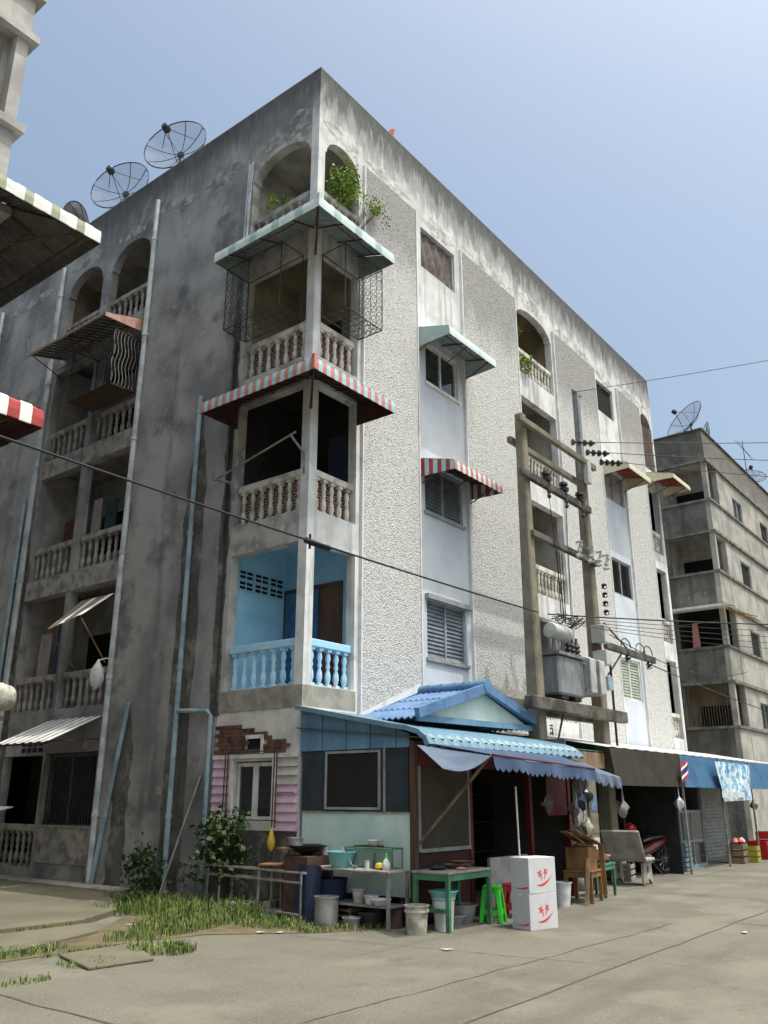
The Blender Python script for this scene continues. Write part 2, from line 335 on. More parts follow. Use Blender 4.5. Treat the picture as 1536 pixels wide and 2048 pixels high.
FL = [3.42, 6.46, 9.50, 12.55]        # finished floor levels
RT = [4.20, 7.26, 10.30, 13.35]       # rail tops
BB = [5.88, 8.93, 11.83]              # underside of the beams
TOP = 16.3

# ---------------------------------------------------------------- wall with openings
def wall_grid(mb, fr, u0, u1, z0, z1, opens, t=.2, arches=()):
    """fr(u,d,z) -> world. opens: (u0,u1,z0,z1) rectangles."""
    us = sorted({u0, u1} | {min(max(o[i], u0), u1) for o in opens for i in (0, 1)})
    zs = sorted({z0, z1} | {min(max(o[i], z0), z1) for o in opens for i in (2, 3)})
    def isop(a, b):
        return any(o[0] <= a <= o[1] and o[2] <= b <= o[3] for o in opens)
    nu, nz = len(us)-1, len(zs)-1
    op = [[isop((us[i]+us[i+1])/2, (zs[j]+zs[j+1])/2) for j in range(nz)] for i in range(nu)]
    Q = lambda a, b, c, d: mb.poly([fr(*a), fr(*b), fr(*c), fr(*d)])
    for i in range(nu):
        for j in range(nz):
            a, b, c, d = us[i], us[i+1], zs[j], zs[j+1]
            if op[i][j]: continue
            Q((a, 0, c), (b, 0, c), (b, 0, d), (a, 0, d)); Q((a, t, c), (a, t, d), (b, t, d), (b, t, c))
            if i == 0 or op[i-1][j]: Q((a, 0, c), (a, 0, d), (a, t, d), (a, t, c))
            if i == nu-1 or op[i+1][j]: Q((b, 0, c), (b, t, c), (b, t, d), (b, 0, d))
            if j == 0 or op[i][j-1]: Q((a, 0, c), (a, t, c), (b, t, c), (b, 0, c))
            if j == nz-1 or op[i][j+1]: Q((a, 0, d), (b, 0, d), (b, t, d), (a, t, d))
    for (a, b, zsp, zt) in arches:
        n = 14; rise = zt-zsp-.04
        cz = lambda u: zsp+rise*math.sqrt(max(0, 1-((u-(a+b)/2)/((b-a)/2-.04))**2)) if abs(u-(a+b)/2) < (b-a)/2-.04 else zsp
        xs = [a]+[(a+b)/2-((b-a)/2-.04)*math.cos(math.pi*k/n) for k in range(n+1)]+[b]
        for k in range(len(xs)-1):
            p, q = xs[k], xs[k+1]
            Q((p, 0, cz(p)), (q, 0, cz(q)), (q, 0, zt), (p, 0, zt)); Q((p, t, cz(p)), (p, t, zt), (q, t, zt), (q, t, cz(q)))
            Q((p, 0, cz(p)), (p, t, cz(p)), (q, t, cz(q)), (q, 0, cz(q)))
            Q((p, 0, zt), (q, 0, zt), (q, t, zt), (p, t, zt))

def street(off=(0, 0)): return lambda u, d, z: (off[0]+u, off[1]+d, z)
def alleyf(off=(0, 0), s=1): return lambda u, d, z: (off[0]+s*d, off[1]+u, z)

# ---------------------------------------------------------------- shared small meshes
def baluster_mesh(h, m):
    mb = MB(); mb.box(-.05, .05, -.05, .05, 0, .06); mb.box(-.05, .05, -.05, .05, h-.06, h)
    pr = [(.03, .06), (.055, .16), (.05, .24), (.026, .32), (.045, .37), (.028, .43), (.05, .5), (.035, .6), (.03, h-.06)]
    pr = [(r, z*(h/.68) if 0 < i < len(pr)-1 else z) for i, (r, z) in enumerate(pr)]
    mb.lathe(pr, 7, cap=False)
    return mb.mesh('baluster', m, True)
BAL = {k: baluster_mesh(.66, M[k]) for k in ('rail', 'rail_grey', 'blue_rail')}

def balustrade(root, fr, u0, u1, zf, zt, n, mk, infill=None, d=.06, skip=()):
    mb = MB(); a = fr(u0, d, zt-.13); b = fr(u1, d+.14, zt)
    mb.box(a[0], b[0], a[1], b[1], zt-.13, zt)
    r = part('balcony_rail', mb, M[mk], root, bevel=.012)
    off = wloc(r)
    for k in range(n):
        u = u0+(u1-u0)*(k+.5)/n
        p = Vector(fr(u, d+.07, zf-.01))-off
        put('baluster', BAL[mk], r, loc=p, scl=(1, 1, (zt-.12-zf+.01)/.66))
    if infill:
        mb = MB(); a = fr(u0+.005, d+.15, zf); b = fr(u1-.005, d+.18, zt-.135); mb.box(a[0], b[0], a[1], b[1], zf, zt-.137)
        part('infill_panel', mb, M[infill], root)
    return r

def room(root, x0, x1, y0, y1, z0, z1, mk, ceil=None, front=('y',), t=.06):
    """loggia lining: floor, ceiling, back and sides"""
    mb = MB(); mb.box(x0, x1, y1, y1+t, z0, z1); 
    mb.box(x1, x1+t, y0, y1, z0, z1)
    if 'x' not in front: mb.box(x0-t, x0, y0, y1, z0, z1)
    part('loggia_wall', mb, M[mk], root)
    mb = MB(); mb.box(x0, x1, y0, y1, z1-.012, z1+.1); part('loggia_ceiling', mb, M[ceil or mk], root)
    mb = MB(); mb.box(x0, x1, y0, y1, z0-.12, z0-.005); part('loggia_floor', mb, M['concrete'], root)

def window(root, fr, u0, u1, z0, z1, kind):
    fm = {'tarp': 'frame_g', 'slide': 'frame_w', 'pane': 'frame_g', 'louvre': 'frame_g', 'louvre_d': 'frame_g', 'louvre_p': 'frame_w', 'dark': 'frame_g', 'blue': 'frame_g', 'shut': 'frame_g'}[kind]
    mb = MB(); w = .055
    def bx(a, b, c, d, e, f, m=mb):
        p = fr(a, c, e); q = fr(b, d, f); m.box(p[0], q[0], p[1], q[1], e, f)
    bx(u0, u0+w, .04, .13, z0, z1); bx(u1-w, u1, .04, .13, z0, z1); bx(u0+w, u1-w, .04, .13, z0, z0+w); bx(u0+w, u1-w, .04, .13, z1-w, z1)
    um = (u0+u1)/2
    if kind not in ('tarp', 'dark'): bx(um-.03, um+.03, .045, .125, z0+w, z1-w)
    f = part('window', mb, M[fm], root)
    mb = MB(); bx(u0-.05, u1+.05, -.05, .06, z0-.07, z0-.004, mb)
    if kind in ('slide', 'louvre'): part('sill', mb, M[fm], f)
    if kind.startswith('louvre'):
        n = 13; mk = {'louvre': 'louvre', 'louvre_d': 'louvre_d', 'louvre_p': 'louvre_p'}[kind]
        for (a, b) in ((u0+w, um-.03), (um+.03, u1-w)):
            for k in range(n):
                zc = z0+w+(z1-z0-2*w)*(k+.5)/n; h = (z1-z0-2*w)/n
                s = .016 if kind != 'louvre_d' else .04; hh = h*.52 if kind != 'louvre_d' else h*.34
                mb = MB(); P = [fr(a, .085-s, zc-hh), fr(b, .085-s, zc-hh), fr(b, .085+s, zc+hh), fr(a, .085+s, zc+hh)]
                mb.prism(P, (0, 0, .006)); part('louvre_blade', mb, M[mk], f)
        mb = MB(); bx(u0+w, u1-w, .17, .18, z0+w, z1-w, mb); part('dark_backing', mb, M['dark'], f)
    elif kind == 'tarp':
        mb = MB(); n = 14; 
        for i in range(n):
            for j in range(6):
                g = lambda a, b: fr(u0+w+(u1-u0-2*w)*a/n, .09+.03*math.sin(a*1.7+b*.9)+.012*math.sin(a*3.1-b*2), z0+w+(z1-z0-2*w)*b/6)
                mb.poly([g(i, j), g(i+1, j), g(i+1, j+1), g(i, j+1)])
        part('cloth_screen', mb, M['tarp_br'], f, True)
    else:
        for (a, b) in ((u0+w, um-.03), (um+.03, u1-w)) if kind not in ('dark',) else ((u0+w, u1-w),):
            mb = MB(); bx(a, b, .085, .092, z0+w, z1-w, mb); part('pane', mb, M['dark' if kind == 'dark' else 'frame_g' if kind == 'shut' else 'glass'], f)
    return f

# ---------------------------------------------------------------- ground
def build_ground():
    mb = MB(); n = 24
    mb.poly([(-300, -300, 0), (300, -300, 0), (300, 300, 0), (-300, 300, 0)])
    road = put('road', mb.mesh('road', M['road'])); road['kind'] = 'structure'
    def crack(p, q, w, wob, n=40):
        mb = MB(); p = Vector(p); q = Vector(q); d = (q-p); nn = Vector((-d.y, d.x)).normalized(); L = []
        for i in range(n+1):
            c = p+d*i/n+nn*wob*(math.sin(i*1.3)+math.sin(i*.53+2)+RND.uniform(-.6, .6)); h = w*(.6+.8*RND.random())/2
            L.append((c-nn*h, c+nn*h))
        for i in range(n): mb.poly([(L[i][0].x, L[i][0].y, .004), (L[i+1][0].x, L[i+1][0].y, .004), (L[i+1][1].x, L[i+1][1].y, .004), (L[i][1].x, L[i][1].y, .004)])
        part('road_joint', mb, M['joint'], road)
    crack((-9, -5.56), (40, -5.36), .022, .008, 140)
    crack((-5.62, -9), (-5.62, .4), .025, .01, 50)
    crack((-8, -4.4), (2.4, -4.86), .012, .012, 60)
    crack((-1.6, -1.4), (-1.0, -5.5), .010, .014, 40)
    crack((6.2, -2.2), (6.2, -5.4), .02, .006, 30)
    crack((6.0, -2.6), (22, -2.75), .014, .01, 60)
    crack((3.0, -5.4), (3.1, -9), .02, .008, 30)
    # yard slab in the alley, cast in bays
    def slab(pts, h, name='alley_paving', m='pad'):
        mb = MB(); mb.prism([(x, y, -.05) for x, y in pts], (0, 0, h+.05)); o = put(name, mb.mesh(name, M[m])); o['kind'] = 'structure'; bv(o, .015); return o
    slab([(-6, 1.75), (-3.9, 1.45), (-2.7, 1.4), (-1.75, 2.0), (-.75, 3.55), (-.45, 4.2), (-.45, 24), (-6, 24)], .09)
    slab([(-6.2, .12), (-4.4, .08), (-3.0, .62), (-2.6, 1.25), (-4.0, 1.28), (-6.2, 1.55)], .05)
    slab([(-.44, 3.9), (-.02, 3.9), (-.02, 24), (-.44, 24)], .13, 'building_plinth', 'concrete')
    # drain cover
    mb = MB(); mb.prism([(-4.25, -.5, 0), (-4.5, -1.42, 0), (-3.75, -1.5, 0), (-3.3, -.55, 0)], (0, 0, .035))
    o = put('drain_cover', mb.mesh('drain_cover', M['pad'])); tag(o, 'square concrete drain cover sunk in weeds beside the alley', 'drain cover'); bv(o, .01)
    # soil strip
    mb = MB()
    pts = [(-5.9, -.2), (-4.2, -.35), (-3.2, -.3), (-2.2, -.55), (-1.2, -1.6), (-.5, -1.9), (-.02, -1.2), (-.02, 3.4), (-.75, 3.4), (-1.6, 1.9), (-2.4, 1.2), (-3.2, .5), (-4.4, .2), (-5.9, .3)]
    mb.poly([(x, y, .006) for x, y in pts]); s = put('soil', mb.mesh('soil', M['soil'])); s['kind'] = 'structure'
    # grass
    mb = MB()
    patches = [(-.9, 1.3, .6, 1.3, 1500, .34), (-1.6, .5, .6, .6, 700, .2), (-1.05, -.5, .4, .5, 500, .16), (-1.0, -1.3, .35, .35, 300, .1), (-2.1, .2, .6, .45, 600, .2),
               (-2.7, -.05, .6, .3, 420, .14), (-3.3, -1.05, .32, .38, 420, .16), (-4.5, .0, .6, .2, 380, .12), (-5.3, -.05, .6, .25, 420, .13), (-4.3, -1.1, .25, .35, 160, .07),
               (-3.3, 1.35, .5, .1, 160, .12), (-1.5, 2.1, .35, .6, 420, .22), (-.6, 3.2, .4, .5, 300, .25), (-5.2, -1.45, .25, .12, 70, .08), (-3.9, -.42, .5, .06, 120, .08), (-.4, -1.8, .5, .25, 200, .12)]
    for (cx, cy, rx, ry, n, h) in patches:
        for _ in range(int(n*1.25)):
            a = RND.uniform(0, 6.283); q = math.sqrt(RND.random()); x = cx+rx*q*math.cos(a)*1.1; y = cy+ry*q*math.sin(a)*1.1
            if x > -.06: continue
            hh = h*RND.uniform(.25, .95); t = RND.uniform(0, 6.283); w = .004+.005*RND.random(); l = hh*RND.uniform(.1, .75)
            dx, dy = math.cos(t), math.sin(t); wx, wy = -dy*w, dx*w
            m = (x+dx*l*.35, y+dy*l*.35, hh*.65)
            i = 0 if RND.random() < .8 else 1
            mb.add([(x-wx, y-wy, 0), (x+wx, y+wy, 0), (m[0]+wx*.7, m[1]+wy*.7, m[2]), (m[0]-wx*.7, m[1]-wy*.7, m[2]), (x+dx*l, y+dy*l, hh*(.9 if l < hh*.5 else .75))],
                   [(0, 1, 2, 3), (3, 2, 4)], i)
    gdry = mat('dry_grass', sr(148, 138, 90), sr(124, 116, 74), 2, rough=.9)
    o = put('grass', mb.mesh('grass', [M['grass'], gdry])); o['kind'] = 'stuff'; o['label'] = 'tufts of green and dry grass along the alley edge'; o['category'] = 'grass'
build_ground()

# ---------------------------------------------------------------- main block
BLD = thing('apartment_building', 'weathered five storey corner block with pebbledash street front and arched top balconies', 'building', (0, 0, 0))
S0 = street(); A0 = alleyf()
def build_main():
    # --- street front (y = 0), split by colour
    corner = [(.2, 1.3, FL[i], BB[i]) for i in range(3)]+[(.2, 1.3, FL[3], 14.72)]
    midb = [(8.05, 10.12, FL[i], BB[i]) for i in range(3)]+[(8.05, 10.12, FL[3], 14.72)]
    endb = [(16.85, 17.85, FL[i], BB[i]) for i in range(3)]+[(16.85, 17.85, FL[3], 14.72)]
    s1 = [(3.57, 5.03, 4.28, 5.46), (3.57, 5.03, 7.35, 8.45), (3.68, 4.98, 10.4, 11.4)]
    s2 = [(13.17, 14.7, 4.3, 5.5), (13.17, 14.7, 7.38, 8.5), (13.12, 14.7, 10.38, 11.4)]
    s1t = [(3.56, 5.0, 13.34, 14.43)]; s2t = [(13.12, 14.5, 13.33, 14.43)]
    w = MB()
    wall_grid(w, S0, 0, 3.35, 0, TOP, corner, arches=[(.2, 1.3, 14.26, 14.72)])
    wall_grid(w, S0, 3.35, 5.2, 11.75, TOP, s1t)
    wall_grid(w, S0, 5.2, 13.08, 0, TOP, midb, arches=[(8.05, 10.12, 14.3, 14.72)])
    wall_grid(w, S0, 13.08, 14.78, 11.75, TOP, s2t)
    wall_grid(w, S0, 14.78, 18.05, 0, TOP, endb, arches=[(16.85, 17.85, 14.26, 14.72)])
    part('street_wall', w, M['plaster'], BLD)
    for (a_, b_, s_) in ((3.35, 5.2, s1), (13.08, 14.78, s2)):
        w = MB(); wall_grid(w, S0, a_, b_, 0, 11.75, s_); part('window_strip', w, M['strip'], BLD)  # pale blue from the ground up to the topmost window awning
    for (a, b) in ((1.46, 3.29), (5.26, 7.93), (10.24, 13.02), (14.84, 16.72)):
        mb = MB(); mb.box(a, b, -.055, -.001, 0, 14.69); part('pebbledash_panel', mb, M['pebble'], BLD)
        for c in (a-.045, b+.005):
            mb = MB(); mb.box(c, c+.04, -.07, -.002, 0, 14.71); part('panel_trim', mb, M['trim'], BLD)
    # --- alley front (x = 0)
    ca = [(.2, 1.9, FL[i], BB[i]) for i in range(3)]+[(.2, 1.9, FL[3], 14.8)]
    bay = []
    arch = [(.2, 1.9, 14.3, 14.8)]
    for y0 in (5.4, 12.6):
        bay += [(y0, y0+1.72, FL[i], BB[i]+.1) for i in range(3)]+[(y0+1.9, y0+3.6, FL[i], BB[i]+.1) for i in range(3)]
        bay += [(y0, y0+1.6, FL[3], 14.8), (y0+1.95, y0+3.5, FL[3], 14.8), (y0+.05, y0+1.85, 1.1, 2.52), (y0+1.98, y0+3.55, .3, 2.5)]
        arch += [(y0, y0+1.6, 14.2, 14.8), (y0+1.95, y0+3.5, 14.2, 14.8)]
    ground_win = [(.56, 1.5, 1.3, 2.22)]
    w = MB(); wall_grid(w, A0, 2.02, 22, 0, TOP, bay, arches=arch[1:]); part('alley_wall', w, M['alley_wall'], BLD)
    w = MB(); wall_grid(w, A0, .2, 2.02, 3.04, TOP, ca, arches=arch[:1]); part('corner_bay_wall', w, M['column'], BLD)
    w = MB(); wall_grid(w, A0, .2, 2.02, 0, 3.04, ground_win); part('ground_floor_wall', w, M['whiteplaster'], BLD)
    # concrete edge beam below the blue balcony
    mb = MB(); mb.box(-.012, .3, -.012, 1.98, 3.05, 3.40); mb.box(.3, 1.34, -.012, .15, 3.05, 3.40); part('edge_beam', mb, M['concrete'], BLD)
    # balcony beams painted in white on the alley bay
    for i in range(1, 4):
        mb = MB(); mb.box(-.012, -.002, 5.4, 9.0, FL[i]-.46, FL[i]-.02); part('beam_face', mb, M['rail_grey'], BLD)
    # back and far side, roof
    mb = MB(); mb.box(17.85, 18.05, .2, 22, 0, TOP); part('far_wall', mb, M['plaster'], BLD)
    mb = MB(); mb.box(.2, 17.85, .2, 22, 15.0, 15.2); part('roof_slab', mb, M['concrete'], BLD)
    mb = MB(); mb.box(0, 18.05, 22, 22.2, 0, TOP); part('rear_wall', mb, M['alley_wall'], BLD)
    mb = MB(); mb.box(.01, .25, .01, 22.19, TOP, TOP+.03); mb.box(.25, 18.04, .01, .25, TOP, TOP+.03); part('parapet_coping', mb, M['concrete'], BLD)
    # --- loggias
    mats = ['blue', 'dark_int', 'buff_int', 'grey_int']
    for i in range(4):
        z1 = BB[i]+.42 if i < 3 else 14.98
        room(BLD, .2, 1.5, .2, 1.95, FL[i], z1, mats[i], front=('x', 'y'))
        room(BLD, 8.0, 10.2, .2, 1.7, FL[i], z1, 'grey_int' if i < 3 else 'buff_int')
        room(BLD, 16.8, 17.85, .2, 1.7, FL[i], z1, 'whiteplaster')
        for y0 in (5.35, 12.55):
            mb = MB(); mb.box(1.5, 1.56, y0, y0+3.7, FL[i], z1); mb.box(.2, 1.5, y0-.06, y0, FL[i], z1); mb.box(.2, 1.5, y0+3.7, y0+3.76, FL[i], z1)
            part('loggia_wall', mb, M['buff_int' if i == 3 else 'grey_int'], BLD)
            mb = MB(); mb.box(.2, 1.56, y0, y0+3.7, FL[i]-.12, FL[i]-.005); part('loggia_floor', mb, M['concrete'], BLD)
            if i == 3: mb = MB(); mb.box(.2, 1.56, y0, y0+3.7, 14.9, 15); part('loggia_ceiling', mb, M['grey_int'], BLD)
            mb = MB(); mb.box(1.44, 1.499, y0+.5, y0+1.4, FL[i], FL[i]+2.0); part('door', mb, M['dark'], BLD)
            mb = MB(); mb.box(1.44, 1.499, y0+2.1, y0+3.1, FL[i]+.9, FL[i]+1.9); part('inner_window', mb, M['dark'], BLD)
        # doors behind the street loggias
        mb = MB(); mb.box(8.5, 9.3, 1.64, 1.699, FL[i], FL[i]+2.0); part('door', mb, M['bwood' if i in (1, 2) else 'dark'], BLD)
        mb = MB(); mb.box(9.5, 10.1, 1.64, 1.699, FL[i]+.9, FL[i]+1.9); part('inner_window', mb, M['dark'], BLD)
        mb = MB(); mb.box(17.0, 17.5, 1.64, 1.699, FL[i], FL[i]+1.7); part('door', mb, M['bwood'], BLD)
    # corner loggia doors
    mb = MB(); mb.box(1.45, 1.499, 1.03, 1.88, FL[0], 5.42); part('door', mb, M['bluedoor'], BLD)
    mb = MB(); mb.box(1.45, 1.499, .5, 1.0, FL[0], 5.42); part('door', mb, M['bwood'], BLD)
    mb = MB(); mb.box(1.46, 1.5, .45, .5, FL[0], 5.5); mb.box(1.46, 1.5, 1.88, 1.93, FL[0], 5.5); mb.box(1.46, 1.5, .5, 1.88, 5.43, 5.5); part('door_frame', mb, M['bwood'], BLD)
    mb = MB(); mb.box(1.45, 1.499, .35, .85, FL[1], FL[1]+2.0); part('door', mb, M['cloth_blue'], BLD)
    mb = MB(); mb.box(1.45, 1.499, .9, 1.85, FL[1], FL[1]+1.7); part('door', mb, M['dark'], BLD)
    mb = MB(); mb.box(1.45, 1.499, .6, 1.4, FL[2], FL[2]+1.6); part('door', mb, M['dark'], BLD)
    # vent blocks in the blue side wall: 3 x 2 blocks of four openings
    for i in range(3):
        for j in range(2):
            x = .23+i*.40; z = 5.31+j*.205
            mb = MB(); mb.box(x, x+.37, 1.915, 1.949, z, z+.19); f = part('vent_block', mb, M['blue'], BLD)
            for a in (0, 1):
                for b in (0, 1):
                    mb = MB(); mb.box(x+.025+a*.175, x+.17+a*.175, 1.911, 1.925, z+.022+b*.085, z+.08+b*.085); part('vent_opening', mb, M['dark'], f)
    # --- balustrades
    inf = [None, 'brickfill', 'brickfill', None]; mk = ['blue_rail', 'rail', 'rail', 'rail_grey']
    for i in range(4):
        balustrade(BLD, S0, .22, 1.29, FL[i], RT[i], 5, mk[i], inf[i])
        balustrade(BLD, A0, .22, 1.89, FL[i], RT[i], 7, mk[i], inf[i])
        balustrade(BLD, S0, 8.06, 10.11, FL[i], RT[i], 11, 'rail')
        balustrade(BLD, S0, 16.86, 17.84, FL[i], RT[i], 5, 'rail')
        for y0 in (5.4, 12.6):
            balustrade(BLD, A0, y0+.01, y0+(1.71 if i < 3 else 1.59), FL[i], RT[i], 7, 'rail_grey')
            balustrade(BLD, A0, y0+(1.91 if i < 3 else 1.96), y0+(3.59 if i < 3 else 3.49), FL[i], RT[i], 7, 'rail_grey')
    # ground floor of the alley bay: iron doors and low balustrade
    for y0 in (5.4, 12.6):
        mb = MB(); mb.box(.8, .86, y0-.2, y0+3.8, 0, 3.2); part('shop_back', mb, M['dark_int'], BLD)
        mb = MB()
        for k in range(19): mb.box(.07, .085, y0+.08+k*.095, y0+.095+k*.095, 1.12, 2.5)
        mb.box(.06, .1, y0+.05, y0+1.85, 1.10, 1.16); mb.box(.06, .1, y0+.93, y0+.98, 1.16, 2.5); mb.box(.06, .1, y0+.05, y0+1.85, 2.44, 2.5)
        part('window_grille', mb, M['iron'], BLD)
        mb = MB(); mb.box(-.02, -.002, y0+.05, y0+1.85, .42, 1.08); part('metal_panel', mb, M['rail_grey'], BLD)
        mb = MB(); mb.box(-.035, -.002, y0-.02, y0+.04, .25, 1.12); mb.box(-.035, -.002, y0+1.86, y0+1.94, .25, 2.55); mb.box(-.04, -.002, y0+.04, y0+1.86, 1.08, 1.13); part('door_frame', mb, M['wood_g'], BLD)
        balustrade(BLD, A0, y0+1.99, y0+3.54, .3, 1.12, 7, 'rail_grey')
        for i in range(4):
            for j in range(2):
                mb = MB(); mb.box(-.012, -.002, y0+2.05+i*.22, y0+2.2+i*.22, 2.56+j*.13, 2.65+j*.13); part('vent_opening', mb, M['dark'], BLD)
    # --- windows
    for (u0, u1, z0, z1), k in zip(s1, ('louvre', 'louvre', 'slide')): window(BLD, S0, u0, u1, z0, z1, k)
    for (u0, u1, z0, z1), k in zip(s2, ('louvre_p', 'louvre_d', 'shut')): window(BLD, S0, u0, u1, z0, z1, k)
    window(BLD, S0, *s1t[0], 'tarp'); window(BLD, S0, *s2t[0], 'dark')
    mb = MB(); mb.box(3.5, 5.16, -.1, .0, 5.46, 5.56); part('window_hood', mb, M['frame_g'], BLD)
    # --- ground-floor corner: brick patch, boards, window
    bme = MB().box(-.03, .0, 0, .2, 0, .062).mesh('brick', M['brick'])
    zc = 2.35; row = 0
    lim = {0: (.12, 2.0), 1: (.08, 2.0), 2: (.22, 2.0), 3: (.45, 2.0), 4: (.62, 2.0), 5: (1.0, 2.0), 6: (1.25, 2.0)}
    for row in range(7):
        a, b = lim[row]; y = b-(.1 if row % 2 else 0)
        while y-.2 > a:
            if not (row in (1, 2, 3) and .84 < y-.1 < 1.2):
                put('brick', bme, BLD, loc=(-.004-.012*RND.random(), y-.205, zc+row*.068))
            y -= .212
    mb = MB(); mb.box(-.05, -.001, .80, .86, 2.34, 2.64); mb.box(-.05, -.001, .86, 1.22, 2.58, 2.64); part('hole_trim', mb, M['frame_w'], BLD)
    mb = MB(); mb.box(-.016, -.001, .86, 1.2, 2.36, 2.58); part('wall_hole', mb, M['dark'], BLD)
    zb = 1.16
    for k in range(8):
        for (a, b) in ((1.56, 2.0), (.01, .5)):
            mk_ = 'pink' if not (a < 1 and k > 4) else 'board'
            mb = MB(); mb.add([(-.045, a, zb), (-.045, b, zb), (-.012, b, zb+.142), (-.012, a, zb+.142), (-.001, a, zb), (-.001, b, zb), (-.001, b, zb+.142), (-.001, a, zb+.142)],
                              [(0, 1, 2, 3), (0, 4, 5, 1), (2, 6, 7, 3), (0, 3, 7, 4), (1, 5, 6, 2)]); part('siding_board', mb, M[mk_], BLD)
        zb += .138
    mb = MB(); mb.box(-.06, -.002, -.0+.01, 2.0, 2.265, 2.33); mb.box(-.055, -.002, .5, .56, 1.15, 2.265); mb.box(-.055, -.002, 1.5, 1.56, 1.15, 2.265); part('window_surround', mb, M['frame_w'], BLD)
    f = MB(); f.box(.05, .1, .58, .64, 1.3, 2.2); f.box(.05, .1, 1.42, 1.48, 1.3, 2.2); f.box(.05, .1, .98, 1.1, 1.3, 2.2); f.box(.05, .1, .64, .98, 1.3, 1.36); f.box(.05, .1, 1.1, 1.42, 1.3, 1.36)
    f.box(.05, .1, .64, .98, 2.14, 2.2); f.box(.05, .1, 1.1, 1.42, 2.14, 2.2); w_ = part('window', f, M['frame_w'], BLD)
    for (a, b) in ((.64, .98), (1.1, 1.42)):
        mb = MB(); mb.box(.07, .078, a, b, 1.36, 2.14); part('pane', mb, M['glass'], w_)
    mb = MB()
    for y in (1.62, 1.55, .46, .40): mb.box(-.12, -.105, y-.008, y+.008, 1.2, 2.38)
    for z in (1.3, 2.36): mb.box(-.105, -.09, .38, 1.65, z, z+.016)
    mb.box(-.105, -.09, .0+.02, .38, 1.72, 1.735)
    part('window_bars', mb, M['rust'], BLD)
    mb = MB(); mb.box(-.008, -.001, .0+.02, 1.98, .0, 1.15); part('dado', mb, M['stain'], BLD)
    # --- drain pipes and the damp stains round them
    def pipe(y, z0, z1, r=.05, m='pvc', x=-.06, dy=0):
        mb = MB(); mb.tube([(x, y+dy, z0), (x, y, z1)], r, 8); z = z0+1.2
        while z < z1: mb.tube([(x, y+dy*(z1-z)/(z1-z0), z), (x, y+dy*(z1-z)/(z1-z0), z+.08)], r*1.25, 8); z += 2.6
        part('drain_pipe', mb, M[m], BLD, True)
    def stain(y0, y1, z0, z1, d=.004):
        n = 26; mb = MB(); L = []
        for i in range(n+1):
            z = z0+(z1-z0)*i/n; k = min(1, (1-i/n)*4+.15); c = (y0+y1)/2; h = (y1-y0)/2*k
            L.append((c-h+RND.uniform(-.04, .04), c+h+RND.uniform(-.04, .04), z))
        for i in range(n): mb.poly([(-d, L[i][0], L[i][2]), (-d, L[i][1], L[i][2]), (-d, L[i+1][1], L[i+1][2]), (-d, L[i+1][0], L[i+1][2])])
        part('damp_stain', mb, M['stain'], BLD)
    pipe(5.24, .1, 15.45, .06, 'pvcw'); pipe(3.06, .1, 9.5, .05); pipe(9.2, .1, 15.2, .055, 'pvcw'); pipe(9.32, .1, 15.1, .03, 'pvcw'); pipe(12.3, .1, 15.0, .055, 'pvcw')
    pipe(4.52, .1, 3.4, .045, dy=.65); pipe(9.55, .1, 8.6, .05)
    pipe(1.95, 11.9, 14.75, .025, 'pvcw'); pipe(2.0, 11.9, 14.8, .02, 'pvcw', dy=.05); pipe(1.88, 11.9, 14.8, .02, 'pvcw', dy=.1)
    pipe(2.12, 6.2, 10.5, .02, 'iron', -.03); pipe(2.06, 3.0, 10.4, .015, 'iron', -.03)
    mb = MB(); mb.tube([(-.06, 3.06, 3.15), (-.06, 2.2, 3.1), (-.06, 2.12, 3.0), (-.06, 2.1, .2)], .04, 8); part('drain_pipe', mb, M['pvc'], BLD, True)
    stain(2.75, 3.35, .0, 9.3); stain(4.35, 4.85, 0, 3.3); stain(8.95, 9.7, 0, 8.4); stain(2.0, 2.25, 3, 12.2)
    mb = MB(); mb.tube([(-.05, .9+i*.0, .0) for i in (0, 1)], .01, 4)
    def peel(fr, u0, u1, z0, z1, mk, d=-.004):
        n = max(8, int((u1-u0)*16)); mb = MB(); lo = []; hi = []
        for i in range(n+1):
            u = u0+(u1-u0)*i/n; e = min(1, 3*min(i, n-i)/n+.05); c = (z0+z1)/2; h = (z1-z0)/2
            lo.append((u, c-h*e*RND.uniform(.6, 1.1))); hi.append((u, c+h*e*RND.uniform(.55, 1.15)))
        for i in range(n): mb.poly([fr(lo[i][0], d, lo[i][1]), fr(lo[i+1][0], d, lo[i+1][1]), fr(hi[i+1][0], d, hi[i+1][1]), fr(hi[i][0], d, hi[i][1])])
        part('peeled_plaster', mb, M[mk], BLD)
    for (a, b, z0, z1) in ((2.05, 3.55, 14.75, 15.2), (3.75, 4.6, 14.8, 15.1), (4.5, 5.2, 14.95, 15.35), (5.3, 7.1, 14.85, 15.2), (9.3, 12.2, 14.6, 14.95), (7.3, 9.0, 14.85, 15.1)): peel(A0, a, b, z0, z1, 'peel')
    for (a, b, z0, z1) in ((.3, 1.85, 14.86, 15.15), (.25, .9, 15.1, 15.5)): peel(A0, a, b, z0, z1, 'peel')
    for (a, b, z0, z1) in ((.1, 1.35, 14.75, 15.2), (1.5, 3.2, 14.75, 15.1), (3.5, 5.1, 14.5, 14.95), (5.4, 7.9, 14.74, 15.15), (8.2, 10.0, 14.8, 15.3), (10.3, 12.9, 14.74, 15.1), (13.2, 14.6, 14.5, 14.9), (14.9, 17.6, 14.75, 15.2)): peel(S0, a, b, z0, z1, 'peelw')
